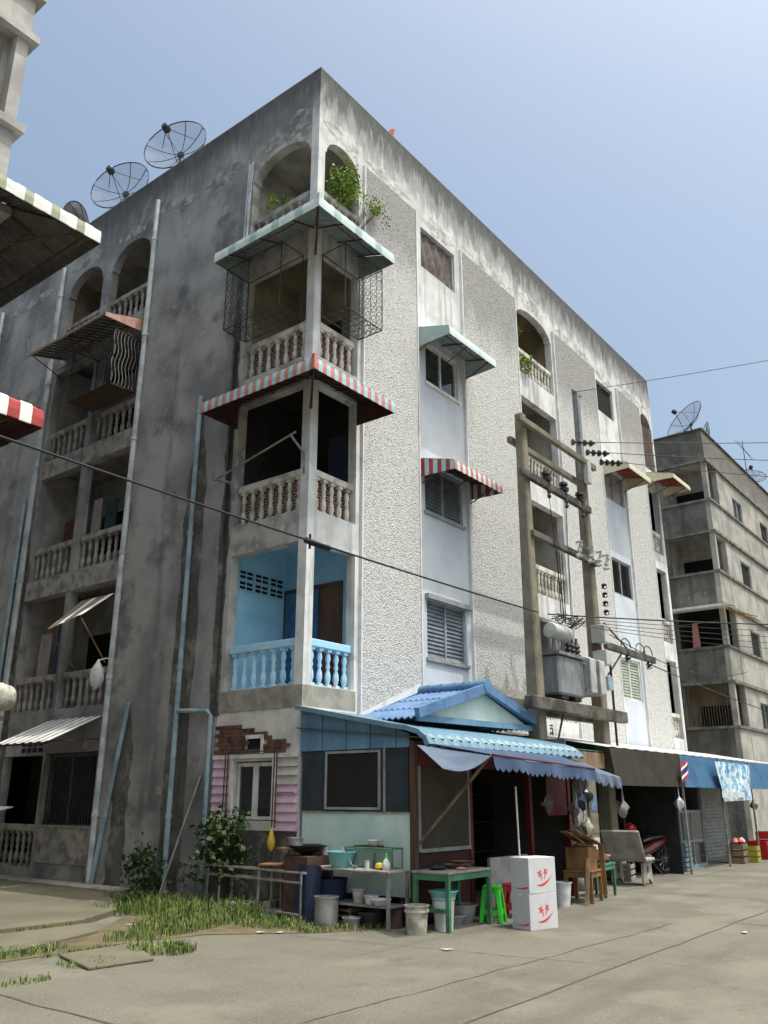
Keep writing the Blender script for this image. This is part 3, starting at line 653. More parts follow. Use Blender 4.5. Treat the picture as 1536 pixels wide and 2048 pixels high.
    # laundry bar on the second balcony
    mb = MB(); mb.tube([(-.42, 2.0, 7.3), (-.42, -.05, 7.72)], .018, 6); mb.tube([(0, 1.93, 7.0), (-.1, 1.93, 7.32), (-.5, 2.0, 7.3)], .03, 5); mb.tube([(0, .12, 7.1), (-.03, .12, 7.5), (-.45, .05, 7.68)], .022, 5)
    part('laundry_bar', mb, M['steel'], BLD)
    # thai letters on the plinth beam
    try:
        cu = bpy.data.curves.new('t', 'FONT'); cu.body = '\u0e25\u0e34'; cu.size = .42; cu.extrude = .002
        to = bpy.data.objects.new('t', cu); COL.objects.link(to); dg = bpy.context.evaluated_depsgraph_get()
        me = bpy.data.meshes.new_from_object(to.evaluated_get(dg)); bpy.data.objects.remove(to)
        me.materials.clear(); me.materials.append(M['cloth_blue'])
        put('wall_lettering', me, BLD, loc=(8.55, -.006, 3.0), rot=(math.pi/2, 0, 0))
    except Exception as ex: print('text', ex)
    mb = MB(); mb.box(-.6+.6, .0, 0, 0, 0, 0)
build_main()

# ---------------------------------------------------------------- neighbouring blocks
def build_right_block():
    X = 24.1
    R_ = thing('apartment_building', 'stained concrete block beyond the second alley with solid balcony parapets', 'building', (X, 0, 0))
    S = street((X, 0)); A = alleyf((X, 0))
    cs = [(.2, 1.35, RT[i], BB[i]-.0) for i in range(3)]+[(.2, 1.35, RT[3], 15.1)]
    wins = []
    for x in (3.4, 7.8, 13.0): wins += [(x, x+1.4, z, z+1.1) for z in (4.27, 7.3, 10.36, 13.3)]
    w = MB(); wall_grid(w, S, 0, 20, 0, 16.5, cs+wins); part('front_wall', w, M['rb_front'], R_)
    ca = [(.2, 1.9, RT[i], BB[i]) for i in range(3)]+[(.2, 1.9, RT[3], 15.1)]
    oth = []
    for y0 in (5.4,): oth += [(y0, y0+3.6, RT[i], BB[i]) for i in range(4) if i < 3]+[(y0, y0+3.6, RT[3], 15.0)]
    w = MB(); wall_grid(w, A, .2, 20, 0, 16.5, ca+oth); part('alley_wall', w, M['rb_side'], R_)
    for i in range(4):
        z1 = BB[i]+.4 if i < 3 else 15.2
        mk = ['buff_int', 'dark_int', 'grey_int', 'grey_int'][i]
        room(R_, X+.2, X+1.6, .2, 2.0, FL[i], z1, mk, front=('x', 'y'))
        mb = MB(); mb.box(X+1.55, X+1.599, .5, 1.85, FL[i]+(.3 if i != 2 else .8), FL[i]+1.75); part('inner_window', mb, M['dark'], R_)
        mb = MB(); mb.box(X+1.6, X+1.66, 5.2, 9.2, FL[i], z1); part('loggia_wall', mb, M['dark_int'], R_)
    for i in range(4):
        for z in (FL[i]-.56, RT[i]):
            if z > 3:
                k = z == RT[i]
                mb = MB(); mb.box(X-.07, X+ (0 if not k else .24), -.07, 2.0, z-.05, z+.05)
                part('ledge', mb, M['ledge'], R_)
                mb = MB(); mb.box(X+.001, X+20, -.09, -.002 if not k else .1, z-.06, z+.06) if not k else mb.box(X+.242, X+20, -.07, -.002, z-.05, z+.05)
                part('ledge', mb, M['ledge'], R_)
    mb = MB(); mb.box(X-.08, X+20, -.08, -.002, 15.05, 15.17); part('ledge', mb, M['ledge'], R_)
    mb = MB(); mb.box(X-.08, X-.002, -.0, 20, 15.05, 15.17); part('ledge', mb, M['ledge'], R_)
    mb = MB(); mb.box(X-.06, X+20, -.06, 20, 16.5, 16.56); part('roof_edge', mb, M['beam_dark'], R_)
    for (u0, u1, z0, z1) in wins[:8]: window(R_, S, u0, u1, z0, z1, 'blue' if (u0 < 4 and z0 > 13) else ('louvre_d' if z0 < 5 else 'dark'))
    mb = MB(); mb.box(X+1.36, X+1.5, -.02, -.001, 3, 15.05); part('pilaster', mb, M['rb_front'], R_)
    # screen of the first-floor loggia
    mb = MB()
    for k in range(16): mb.box(X+.03, X+.045, .24+k*.105, .255+k*.105, RT[0]+.05, BB[0])
    part('mesh_screen', mb, M['wood_d'], R_)
    # laundry and goods on the parapets
    mb = MB(); mb.prism([(X+.1, 1.15, 8.35), (X+.1, 1.35, 8.3), (X+.1, 1.42, 7.15), (X+.1, 1.1, 7.12)], (.03, 0, 0)); tag(put('towel', mb.mesh('towel', M['cloth_pink'])), 'pink towel hanging in a dark balcony of the next block', 'towel')
    mb = MB(); mb.tube([(X+.1, .3, 8.3), (X+.1, 1.9, 8.3)], .012, 5); part('laundry_line', mb, M['steel'], R_)
    mb = MB(); mb.box(X-.75, X+.0, -.5, 2.0, 8.78, 8.80); mb.box(X-.77, X-.74, -.5, 2.0, 8.72, 8.82); o = tag(put('flat_awning', mb.mesh('flat_awning', [M['aw_white']])), 'thin pale flat awning below a stained parapet of the next block', 'awning')
    mb = MB()
    for k in range(9): mb.beam((X+.1+k*.18, -.05, 8.75), (X+.2+k*.18, -.85+.1*math.sin(k*2.2), 8.45+.06*math.sin(k*3)), .12, .01)
    tag(put('torn_awning', mb.mesh('torn_awning', mat('torn_yellow', sr(190, 162, 90), sr(130, 108, 66), 6, rough=.8))), 'torn yellow awning strips over the next block street side', 'awning')
build_right_block()

def build_left_block():
    X = -6.0
    R_ = thing('apartment_building', 'pale block across the alley with a bare column and ledged corner balcony', 'building', (X, 0, 0))
    S = lambda u, d, z: (X-u, d, z)
    A = lambda u, d, z: (X-d, u, z)
    cs = [(.17, 1.7, RT[i]-.08, BB[i]) for i in range(3)]+[(.17, 1.7, RT[3], 14.8)]
    w = MB(); wall_grid(w, S, 0, 16, 0, TOP, cs); part('front_wall', w, M['lb'], R_)
    ca = [(.28, 2.4, RT[i]-.08, BB[i]) for i in range(3)]+[(.28, 2.4, RT[3], 14.8)]
    w = MB(); wall_grid(w, A, .2, 18, 0, TOP, ca, t=.25); part('alley_wall', w, M['lb'], R_)
    for z in (RT[2]-.05, BB[2]-.02, RT[1]-.05, BB[1]-.02, RT[3], FL[3]+.05):
        mb = MB(); mb.box(X-16, X+.1, -.1, -.002, z-.06, z+.06); part('ledge', mb, M['lb'], R_)
        mb = MB(); mb.box(X+.002, X+.1, -.0, 18, z-.06, z+.06); part('ledge', mb, M['lb'], R_)
    for i in range(4):
        mb = MB(); mb.box(X-1.8, X-.25, .2, 2.5, FL[i]-.12, FL[i]-.01); part('loggia_floor', mb, M['lb'], R_)
        mb = MB(); mb.box(X-1.86, X-1.8, .2, 2.5, FL[i], FL[i]+.9); part('loggia_wall', mb, M['lb'], R_)
    mb = MB(); mb.box(X-16, X-.25, .2, 18, 15.0, 15.2); part('roof_slab', mb, M['lb'], R_)
build_left_block()

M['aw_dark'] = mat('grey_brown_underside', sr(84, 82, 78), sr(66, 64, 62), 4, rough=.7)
# ---------------------------------------------------------------- slatted metal awnings
def awn_side(root, org, ud, od, L, d, h, lip, stripes, under, w=.1, m0=False, m1=False, nper=1, rib=.008, ends=None, endm=None, struts=True):
    org = Vector(org)-Vector(root.location); ud = Vector(ud); od = Vector(od); Z = Vector((0, 0, 1))
    a0 = -d if m0 else 0; a1 = L+d if m1 else L
    n = max(2, round((a1-a0)/w)); w = (a1-a0)/n
    zf = lambda s: -h*min(1, s/(d*.86)) if s < d*.86 else -h-.25*lip*((s-d*.86)/(d*.14))**2
    sk = [0, d*.4, d*.86, d*.95, d]
    for i in range(n):
        ua, ub = a0+i*w, a0+(i+1)*w
        mb = MB(); tp = []; bt = []; off = rib*(i % 2)
        for u in (ua, ub):
            sm = 0
            if m0: sm = max(sm, -u)
            if m1: sm = max(sm, u-L)
            pts = [(max(s, sm), zf(max(s, sm))) for s in sk]+[(d+.012, -h-.6*lip), (d+.012, -h-lip-(.012 if i % 2 else 0))]
            tp.append([org+ud*u+od*s+Z*(z+off) for s, z in pts]); bt.append([org+ud*u+od*(s-.006)+Z*(z+off-.007) for s, z in pts])
        for k in range(len(tp[0])-1):
            mb.poly([tp[0][k], tp[1][k], tp[1][k+1], tp[0][k+1]], 0); mb.poly([bt[0][k], bt[0][k+1], bt[1][k+1], bt[1][k]], 1)
        K = len(tp[0])-1
        mb.poly([tp[0][K], tp[1][K], bt[1][K], bt[0][K]], 0)
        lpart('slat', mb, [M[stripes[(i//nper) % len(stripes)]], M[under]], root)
    if ends:
        for e in ends:
            u = e; ne = max(2, round(d/w)); 
            for k in range(ne):
                s0, s1 = d*k/ne, d*(k+1)/ne
                zb = lambda s: ends[e][0]+(ends[e][1]-ends[e][0])*s/d
                P = [org+ud*u+od*s0+Z*(zf(s0)-.012), org+ud*u+od*s1+Z*(zf(s1)-.012), org+ud*u+od*s1+Z*zb(s1), org+ud*u+od*s0+Z*zb(s0)]
                mb = MB(); mb.prism(P, ud*.008)
                lpart('end_slat', mb, M[endm[(k//nper) % len(endm)]], root)
    # bracket frame
    mb = MB()
    for u in (.06, L/2, L-.06):
        if struts and not m0: mb.tube([org+ud*u+Z*(-h-.35), org+ud*u+od*(d-.05)+Z*(-h-.03)], .014, 5)
        mb.tube([org+ud*u+Z*(-.04), org+ud*u+od*(d-.05)+Z*(-h-.03)], .014, 5)
    mb.tube([org+ud*(.02-(d if m0 else 0)*.9)+od*(d-.06)+Z*(-h-.03), org+ud*(L-.02)+od*(d-.06)+Z*(-h-.03)], .014, 5)
    mb.tube([org+ud*.02+od*.5*d+Z*(-h*.55-.02), org+ud*(L-.02)+od*.5*d+Z*(-h*.55-.02)], .012, 5)
    if m0: mb.tube([org+Z*(-.05), org+od*(d-.04)-ud*(d-.04)+Z*(-h-.03)], .016, 5); mb.tube([org+Z*(-h-.4)+od*.02, org+od*(d-.04)-ud*(d-.04)+Z*(-h-.03)], .014, 5)
    lpart('bracket', mb, M['rust'], root)
X_, Y_ = (1, 0, 0), (0, 1, 0); NX, NY = (-1, 0, 0), (0, -1, 0)
def corner_awning(label, z, stripes, under, h, lip, nper, La, Lb):
    r = thing('corner_awning', label, 'awning', (0, 0, z))
    awn_side(r, (0, 0, z), X_, NY, La, .92, h, lip, stripes, under, m0=True, nper=nper, ends={La: (-h-lip, -h-lip)}, endm=[under])
    awn_side(r, (0, 0, z), Y_, NX, Lb, .92, h, lip, stripes, under, m0=True, nper=nper, ends={Lb: (-h-lip, -h-lip)}, endm=[under])
    mb = MB(); mb.beam((-.0, -.0, .02), (-.9, -.9, -h+.01), .09, .03); mb.box(-.945, -.9, -.945, -.9, -h-lip, -h+.0); lpart('hip_cap', mb, M[stripes[0]], r)
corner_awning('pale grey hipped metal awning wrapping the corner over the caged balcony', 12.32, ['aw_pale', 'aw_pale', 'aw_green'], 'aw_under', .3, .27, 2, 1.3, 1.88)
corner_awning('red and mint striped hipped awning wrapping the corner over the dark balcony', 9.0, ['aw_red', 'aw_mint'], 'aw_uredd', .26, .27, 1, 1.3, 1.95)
def win_awning(label, org, L, d, h, lip, stripes, under, endm, nper=1, zb=-.42, rend=True, name='window_awning'):
    r = thing(name, label, 'awning', org)
    awn_side(r, org, X_, NY, L, d, h, lip, stripes, under, nper=nper, ends={0: (zb, -h-lip), **({L-.008: (zb, -h-lip)} if rend else {})}, endm=endm)
win_awning('pale green metal window awning on the pale strip, above the white framed window', (3.36, -.004, 11.62), 1.95, .85, .22, .24, ['aw_pale'], 'aw_under', ['aw_green'], zb=-.5)
win_awning('red and mint striped window awning on the pale strip', (3.42, -.004, 8.48), 1.92, .85, .2, .24, ['aw_red', 'aw_pale'], 'aw_uredd', ['aw_redd', 'aw_mint'], nper=1, zb=-.42)
win_awning('cream window awning with red underside, second from the far end', (13.1, -.004, 11.5), 1.75, .85, .18, .22, ['yel'], 'redund', ['yel'], zb=-.44)
win_awning('cream awning with red underside over the far end balcony', (16.8, -.004, 12.3), 1.7, .95, .22, .2, ['yel'], 'redund', ['yel'], zb=-.4)
# alley side
r = thing('alley_awning', 'brown corrugated awning with dusty pink end over the caged alley balcony', 'awning', (0, 5.4, 12.25))
awn_side(r, (-.003, 5.42, 12.25), Y_, NX, 3.2, 1.0, .26, .12, ['aw_brown'], 'aw_dark', w=.09, rib=.015, ends={0: (-.34, -.40)}, endm=['aw_pink'])
r = thing('zinc_canopy', 'bright corrugated zinc sheet tilted over the alley ground floor', 'awning', (0, 6.4, 3.2))
for k in range(14):
    y = 5.42+k*.14; mb = MB(); o = .018*(k % 2)
    mb.hexa([(-.0, y, 3.2-o), (0, y+.14, 3.2-o), (-1.12, y+.14, 2.66-o), (-1.12, y, 2.66-o)], [(-.0, y, 3.206-o), (0, y+.14, 3.206-o), (-1.12, y+.14, 2.666-o), (-1.12, y, 2.666-o)])
    part('sheet_rib', mb, M['zinc'], r)
mb = MB(); mb.beam((-.02, 5.5, 2.75), (-1.08, 5.5, 2.66), .04); mb.beam((-1.08, 5.45, 2.63), (-1.08, 7.36, 2.63), .04); mb.beam((-.02, 7.3, 2.75), (-1.08, 7.3, 2.63), .04); part('bracket', mb, M['rust'], r)
r = thing('tin_awning', 'rusty tin sheet propped out of the first floor alley balcony', 'awning', (0, 6, 5.8))
for k in range(6):
    y = 5.45+k*.2; mb = MB(); z0 = 5.7-.01*(k % 2); e = 5.12-.03*k
    mb.hexa([(0, y, z0), (0, y+.195, z0), (-.72, y+.195, e), (-.72, y, e)], [(0, y, z0+.006), (0, y+.195, z0+.006), (-.72, y+.195, e+.006), (-.72, y, e+.006)])
    part('tin_sheet', mb, M['aw_brown'] if k % 3 else M['zinc'], r)
mb = MB(); mb.tube([(-.02, 5.5, 4.25), (-.7, 5.5, 5.1)], .014, 5); mb.tube([(-.02, 6.6, 4.25), (-.7, 6.6, 4.95)], .014, 5); part('prop', mb, M['wood_d'], r)
mb = MB(); mb.hexa([(0, 8.3, 1.45), (0, 9.4, 1.45), (-.9, 9.4, 1.25), (-.9, 8.3, 1.25)], [(0, 8.3, 1.47), (0, 9.4, 1.47), (-.9, 9.4, 1.27), (-.9, 8.3, 1.27)])
tag(put('zinc_sheet', mb.mesh('zinc_sheet', M['zinc'])), 'small grey sheet sticking out low on the alley wall', 'awning')
# awnings of the block across the alley
r = thing('corner_awning', 'pale awning with olive stripes wrapping the block across the alley', 'awning', (-6, 0, 9.05))
awn_side(r, (-6, 0, 9.05), NX, NY, 3.0, .92, .28, .24, ['aw_white', 'aw_white', 'aw_olive'], 'aw_dark', w=.12, m0=True)
awn_side(r, (-6, 0, 9.05), Y_, X_, 1.75, .92, .28, .24, ['aw_white', 'aw_white', 'aw_olive'], 'aw_dark', w=.12, m0=True)
r = thing('corner_awning', 'red and white striped awning on the block across the alley', 'awning', (-6, 0, 6.4))
awn_side(r, (-6, 0, 6.4), NX, NY, 3.0, .64, .25, .28, ['aw_redd', 'aw_white'], 'aw_uredd', w=.15, m0=True)
awn_side(r, (-6, 0, 6.4), Y_, X_, .9, .64, .25, .28, ['aw_redd', 'aw_white'], 'aw_uredd', w=.15, m0=True)
r = thing('ribbed_tank', 'white ribbed plastic water drum on a wall bracket across the alley', 'water drum', (-5.55, 0, 2.48))
mb = MB(); pr = [(.02, -.32)]
for k in range(11): pr += [(.2-.05*abs(k-5)/5, -.3+k*.06), (.185-.05*abs(k-5)/5, -.275+k*.06)]
pr.append((.02, .33))
mb.lathe(pr, 18, (0.3, 0, .27), (1, .15, 0)); lpart('drum', mb, M['bucket'], r, True)
mb = MB(); mb.lathe([(.22, -.02), (.22, .02)], 18, (0.3, 0, .27), (1, .15, 0)); lpart('hoop', mb, M['aw_olive'], r, True)
mb = MB(); mb.box(-.7, .5, -.12, -.07, .0, .05); mb.box(-.7, .5, .07, .12, 0, .05); mb.beam((-.65, .1, -.4), (.4, .1, .0), .04); mb.beam((-.65, -.1, -.4), (.4, -.1, .0), .04); lpart('bracket', mb, M['rust'], r)

# ---------------------------------------------------------------- balcony cages
def scroll_panel(mb, org, a, b, la, lb, cell=.17, r=.007):
    """ornamental grille on the parallelogram org + a*[0,la] + b*[0,lb]"""
    org = Vector(org); a = Vector(a); b = Vector(b); na = max(1, round(la/cell)); nb = max(1, round(lb/cell)); ca, cb = la/na, lb/nb
    for i in range(na+1): mb.tube([org+a*ca*i, org+a*ca*i+b*lb], r, 4, cap=False)
    for i in range(na):
        for j in range(nb):
            c = org+a*ca*(i+.5)+b*cb*(j+.5); ph = ((i+j) % 2)*math.pi
            pts = [c+a*ca*.46*math.cos(t+ph)*(1-.5*k/9)+b*cb*.48*math.sin(t+ph)*(1-.5*k/9) for k, t in enumerate([q*.72 for q in range(10)])]
            mb.tube(pts, r*.8, 3, cap=False)
def frame_box(mb, x0, x1, y0, y1, z0, z1, r=.014):
    P = [(x0, y0), (x1, y0), (x1, y1), (x0, y1)]
    for i in range(4):
        (a, b), (c, d) = P[i], P[(i+1) % 4]
        for z in (z0, z1): mb.tube([(a, b, z), (c, d, z)], r, 5)
        mb.tube([(a, b, z0), (a, b, z1)], r, 5)
r = thing('balcony_cage', 'dark scrolled iron cage hung outside the third floor corner balcony', 'cage', (0, 0, 10.35))
mb = MB(); frame_box(mb, -.6, -.01, .32, 1.85, 10.36, 11.74, .011); part('frame', mb, M['iron'], r)
mb = MB(); frame_box(mb, .2, 1.33, -.6, -.01, 10.36, 11.74, .011); part('frame', mb, M['iron'], r)
mb = MB(); scroll_panel(mb, (-.6, 1.85, 10.36), (1, 0, 0), (0, 0, 1), .59, 1.37, .15); part('end_grille', mb, M['iron'], r)
mb = MB(); scroll_panel(mb, (1.33, -.6, 10.36), (0, 1, 0), (0, 0, 1), .59, 1.37, .15); part('end_grille', mb, M['iron'], r)
mb = MB(); scroll_panel(mb, (-.6, .32, 10.36), (1, 0, 0), (0, 1, 0), .59, 1.53); part('base_grille', mb, M['iron'], r)
mb = MB(); scroll_panel(mb, (.2, -.6, 10.36), (1, 0, 0), (0, 1, 0), 1.13, .59); part('base_grille', mb, M['iron'], r)
mb = MB(); scroll_panel(mb, (-.6, 1.2, 10.36), (0, 1, 0), (0, 0, 1), .65, 1.37, .2, .006); part('front_grille', mb, M['iron'], r)
mb = MB(); scroll_panel(mb, (.2, -.6, 11.4), (1, 0, 0), (0, 0, 1), 1.13, .34, .2, .006); part('front_grille', mb, M['iron'], r)
r = thing('balcony_cage', 'iron cage of wavy bars projecting from the third floor alley balcony', 'cage', (0, 6.5, 10.35))
mb = MB(); frame_box(mb, -.66, -.01, 5.48, 7.12, 10.35, 11.7); part('frame', mb, M['iron'], r)
def wavy(mb, p, n, d, z0, z1, r=.008):
    p = Vector(p); d = Vector(d)
    for k in range(n+1):
        q = p+d*k/n; mb.tube([q+d.normalized()*.03*math.sin(t*.9) + Vector((0, 0, z0+(z1-z0)*t/14)) for t in range(15)], r, 3, cap=False)
mb = MB(); wavy(mb, (-.66, 5.48, 0), 18, (0, 1.64, 0), 10.35, 11.7); part('front_grille', mb, M['iron'], r)
mb = MB(); wavy(mb, (-.66, 5.48, 0), 7, (.64, 0, 0), 10.35, 11.7, .009); part('end_grille', mb, M['steel'], r)
mb = MB(); mb.box(-.65, -.02, 5.5, 7.1, 10.33, 10.345); part('base_panel', mb, M['rust'], r)
r = thing('window_cage', 'arched iron window guard on the far end balcony top storey', 'cage', (17.35, 0, 13.5))
mb = MB()
for k in range(9): mb.tube([(16.9+k*.115, -.03, 12.6), (16.9+k*.115, -.03, 14.25+.35*math.sin(math.pi*k/8))], .01, 4)
part('bars', mb, M['rust'], r); mb = MB(); mb.box(16.87, 17.83, .01, .025, 12.6, 14.2); part('cloth_backing', mb, M['tarp_br'], r)

# ---------------------------------------------------------------- satellite dishes and roof things
def dish(label, pos, aim, R=.78, post=.9, name='satellite_dish', grp=None, seg=12, solid=False):
    r = thing(name, label, 'satellite dish', pos, group=grp)
    aim = Vector(aim).normalized(); u = aim.cross(Vector((0, 0, 1))).normalized(); v = u.cross(aim); c = Vector((0, 0, post))
    P = lambda q, t: c+(u*math.cos(t)+v*math.sin(t))*R*q+aim*(.38*R*q*q)
    mb = MB()
    for k in range(seg):
        t0, t1 = 2*math.pi*k/seg, 2*math.pi*(k+1)/seg
        for j in range(4):
            q0, q1 = .08+.92*j/4, .08+.92*(j+1)/4
            mb.poly([P(q0, t0), P(q0, t1), P(q1, t1), P(q1, t0)])
    lpart('reflector_mesh', mb, M['dishm' if solid else 'dishmesh'], r, True)
    mb = MB()
    for k in range(8):
        t = 2*math.pi*k/8+.2; mb.tube([P(q/5, t) for q in range(6)], .011, 4)
    lpart('rib', mb, M['dishm'], r)
    mb = MB(); mb.tube([P(1, 2*math.pi*k/28) for k in range(29)], .016, 5); lpart('rim', mb, M['dishm'], r)
    f = c+aim*R*.95
    mb = MB()
    for k in range(3): mb.tube([P(.62, 2*math.pi*k/3+.4), f], .01, 4)
    lpart('feed_strut', mb, M['dishm'], r)
    mb = MB(); mb.lathe([(.06, -.1), (.1, -.06), (.1, .08), (.06, .12)], 10, f, aim); lpart('feed_horn', mb, M['dishm'], r)
    mb = MB(); mb.tube([(0, 0, 0), (0, 0, post-.12), c-aim*.06], .035, 7); mb.lathe([(.09, -.05), (.09, .03)], 8, c, aim); lpart('mount_post', mb, M['dishm'], r)
AIM = (-.55, .35, .76)
AIM = (-.70, -.32, .12)
dish('mesh satellite dish on the alley parapet, the one closer to the building corner', (.5, 5.32, TOP), AIM, .84, .97)
dish('mesh satellite dish on the alley parapet between two other dishes', (.5, 7.61, TOP), AIM, .84, .9)
dish('dark satellite dish turned edge-on near the pale striped awning', (.5, 9.62, TOP), (-.45, .85, .25), .66, .8, solid=True)
dish('tilted satellite dish at the roof corner of the next block', (25.2, .7, 16.56), (-.75, .45, .5), 1.0, .75)
dish('small satellite dish further along the roof of the next block', (27.3, .6, 16.56), (-.3, .85, .4), .8, .7)
dish('satellite dish beside the roof antenna of the next block', (33.7, .6, 16.56), (-.5, -.3, .6), .8, .6)
r = thing('tv_antenna', 'thin tv aerial mast on the roof of the next block', 'antenna', (33.0, .5, 16.56))
mb = MB(); mb.tube([(0, 0, 0), (0, 0, 2.6)], .02, 5); lpart('mast', mb, M['dishm'], r)
mb = MB()
for k in range(6): mb.tube([(-.35+.04*k, -.3+.1*k, 1.6+.2*k), (.35-.04*k, -.3+.1*k, 1.6+.2*k)], .012, 4)
mb.tube([(0, -.35, 1.5), (0, .35, 2.7)], .014, 4); lpart('yagi_rods', mb, M['dishm'], r)
mb = MB(); mb.prism([(2.4, .1, TOP+.05), (2.62, .1, TOP+.05), (2.72, .1, TOP+.42), (2.6, .1, TOP+.36)], (0, .05, 0)); tag(put('red_marker', mb.mesh('red_marker', mat('red_plate', sr(176, 76, 60), rough=.6))), 'small red plate standing on the street parapet', 'plate')

# ---------------------------------------------------------------- plants
def foliage(mb, c, rx, ry, rz, n, s, mi=0, hole=.35):
    c = Vector(c); cl = [Vector((RND.gauss(0, .45)*rx, RND.gauss(0, .45)*ry, RND.gauss(0, .45)*rz)) for _ in range(max(3, n//28))]
    for _ in range(n):
        p = c+RND.choice(cl)+Vector((RND.gauss(0, .2)*rx, RND.gauss(0, .2)*ry, RND.gauss(0, .2)*rz))
        d = Vector((RND.uniform(-1, 1), RND.uniform(-1, 1), RND.uniform(-.3, 1))).normalized(); q = d.cross(Vector((RND.uniform(-1, 1), RND.uniform(-1, 1), RND.uniform(-1, 1)))).normalized()
        l = s*RND.uniform(.6, 1.4); w_ = l*.32
        mb.add([p, p+d*l*.5+q*w_, p+d*l, p+d*l*.5-q*w_], [(0, 1, 2, 3)], mi)
def plant(name, label, base, c, rx, ry, rz, n, s, m='leaf', stems=6):
    r = thing(name, label, 'plant', base); b = Vector(base); c = Vector(c)-b
    mb = MB()
    for _ in range(stems):
        t = c+Vector((RND.uniform(-1, 1)*rx, RND.uniform(-1, 1)*ry, RND.uniform(-.4, .8)*rz)); mb.tube([(0, 0, 0), (c*.45+Vector((RND.uniform(-.1, .1), RND.uniform(-.1, .1), 0))), t], [.014, .01, .004], 4)
    lpart('stem', mb, M['stem'], r)
    mb = MB(); foliage(mb, c, rx, ry, rz, n, s); lpart('foliage', mb, M[m], r)
    return r
def pot(root, p, R=.14, h=.24, m='maroon'):
    mb = MB(); mb.lathe([(R*.7, 0), (R, h), (R*.9, h), (R*.85, h-.03)], 12); lpart('pot', mb, M[m], root, True)
r = plant('balcony_bush', 'bright green bush overhanging the arched corner balcony on the street side', (.95, .35, FL[3]), (.85, .05, 13.8), .4, .28, .42, 1500, .065, 'leaf_b', 9); pot(r, 0)
r = plant('balcony_bush', 'thin light green sprigs drooping past the panel edge by the corner arch', (1.1, .28, FL[3]), (1.55, -.25, 13.55), .32, .22, .36, 380, .055, 'leaf_b', 10); pot(r, 0, .12)
r = plant('balcony_plant', 'sparse plant behind the arched corner balcony on the alley side', (.35, 1.2, FL[3]), (.12, 1.3, 13.5), .16, .4, .2, 90, .09, 'leaf_b'); pot(r, 0)
r = plant('hanging_plant', 'yellow green plant trailing over the arched mid balcony rail', (8.5, .3, FL[3]), (8.42, -.08, 12.85), .2, .12, .35, 170, .09, 'leaf_b'); pot(r, 0, .12)
r = plant('climbing_plant', 'yellow green climber beside the arched mid balcony jamb', (8.2, .3, FL[3]), (8.13, .0, 13.65), .08, .1, .35, 90, .08, 'leaf_b'); pot(r, 0, .1)
plant('dark_bush', 'dark leafy bush below the pink boarded window', (-.3, 1.35, 0), (-.35, 1.35, .85), .3, .55, .5, 900, .1, 'leaf')
plant('dark_bush', 'dark weedy shrub at the foot of the alley drain pipe', (-.25, 3.3, 0), (-.35, 3.2, .42), .25, .55, .45, 520, .09, 'leaf')
plant('weed_clump', 'low weeds standing in the grass at the paving corner', (-1.3, 2.4, 0), (-1.3, 2.4, .16), .18, .2, .14, 200, .06, 'leaf')
r = thing('fruit_bag', 'yellow fruit in a net hung under the window corner', 'bag', (-.12, .45, 1.0))
mb = MB(); mb.lathe([(.02, -.14), (.06, -.08), (.07, 0), (.04, .1), (.01, .2)], 9); lpart('net', mb, M['yellow_cl'], r, True)
# laundry in the alley balconies
for (nm, lb, y0, y1, z0, z1, m, x) in [('shirt', 'teal shirt drying in the second floor alley balcony', 6.2, 6.7, 7.3, 8.1, 'cloth_teal', .35), ('shirt', 'grey shirt drying in the second floor alley balcony', 6.8, 7.05, 7.3, 8.2, 'cloth_grey', .3),
        ('trousers', 'maroon trousers drying behind the second floor alley railing', 7.75, 8.2, 7.2, 7.9, 'cloth_red', .3), ('trousers', 'dark blue trousers drying beside the alley mid column', 7.35, 7.6, 7.2, 8.0, 'cloth_blue', .3),
        ('curtain', 'grey curtain in the first floor alley balcony', 8.1, 8.5, 4.2, 5.2, 'cloth_grey', .25), ('curtain', 'dark blue curtain in the first floor alley balcony', 7.5, 7.9, 4.2, 5.3, 'cloth_blue', .25),
        ('tarp', 'blue tarp bundled at the top floor alley arch', 7.0, 7.35, 13.3, 13.75, 'cloth_blue', .02)]:
    mb = MB(); n = 8
    for i in range(n):
        f = lambda k: (x+.03*math.sin(k*1.9+y0*5), y0+(y1-y0)*k/n)
        (a, b), (c, d) = f(i), f(i+1)
        mb.poly([(a, b, z0), (c, d, z0), (c+.02, d, z1), (a+.02, b, z1)]); mb.poly([(a+.012, b, z0), (a+.032, b, z1), (c+.032, d, z1), (c+.012, d, z0)])
    tag(put(nm, mb.mesh(nm, M[m], True)), lb, 'laundry')
r = thing('plastic_bag', 'white knotted plastic bag hanging on the alley drain pipe', 'bag', (-.38, 5.2, 3.75))
mb = MB(); mb.lathe([(.02, -.08), (.1, -.02), (.15, .12), (.12, .3), (.05, .42), (.015, .5)], 10); lpart('sack', mb, M['white_pl'], r, True)
mb = MB(); mb.tube([(0, 0, .48), (.2, .02, .55), (.34, .04, .52)], .012, 4); lpart('tie', mb, M['white_pl'], r)

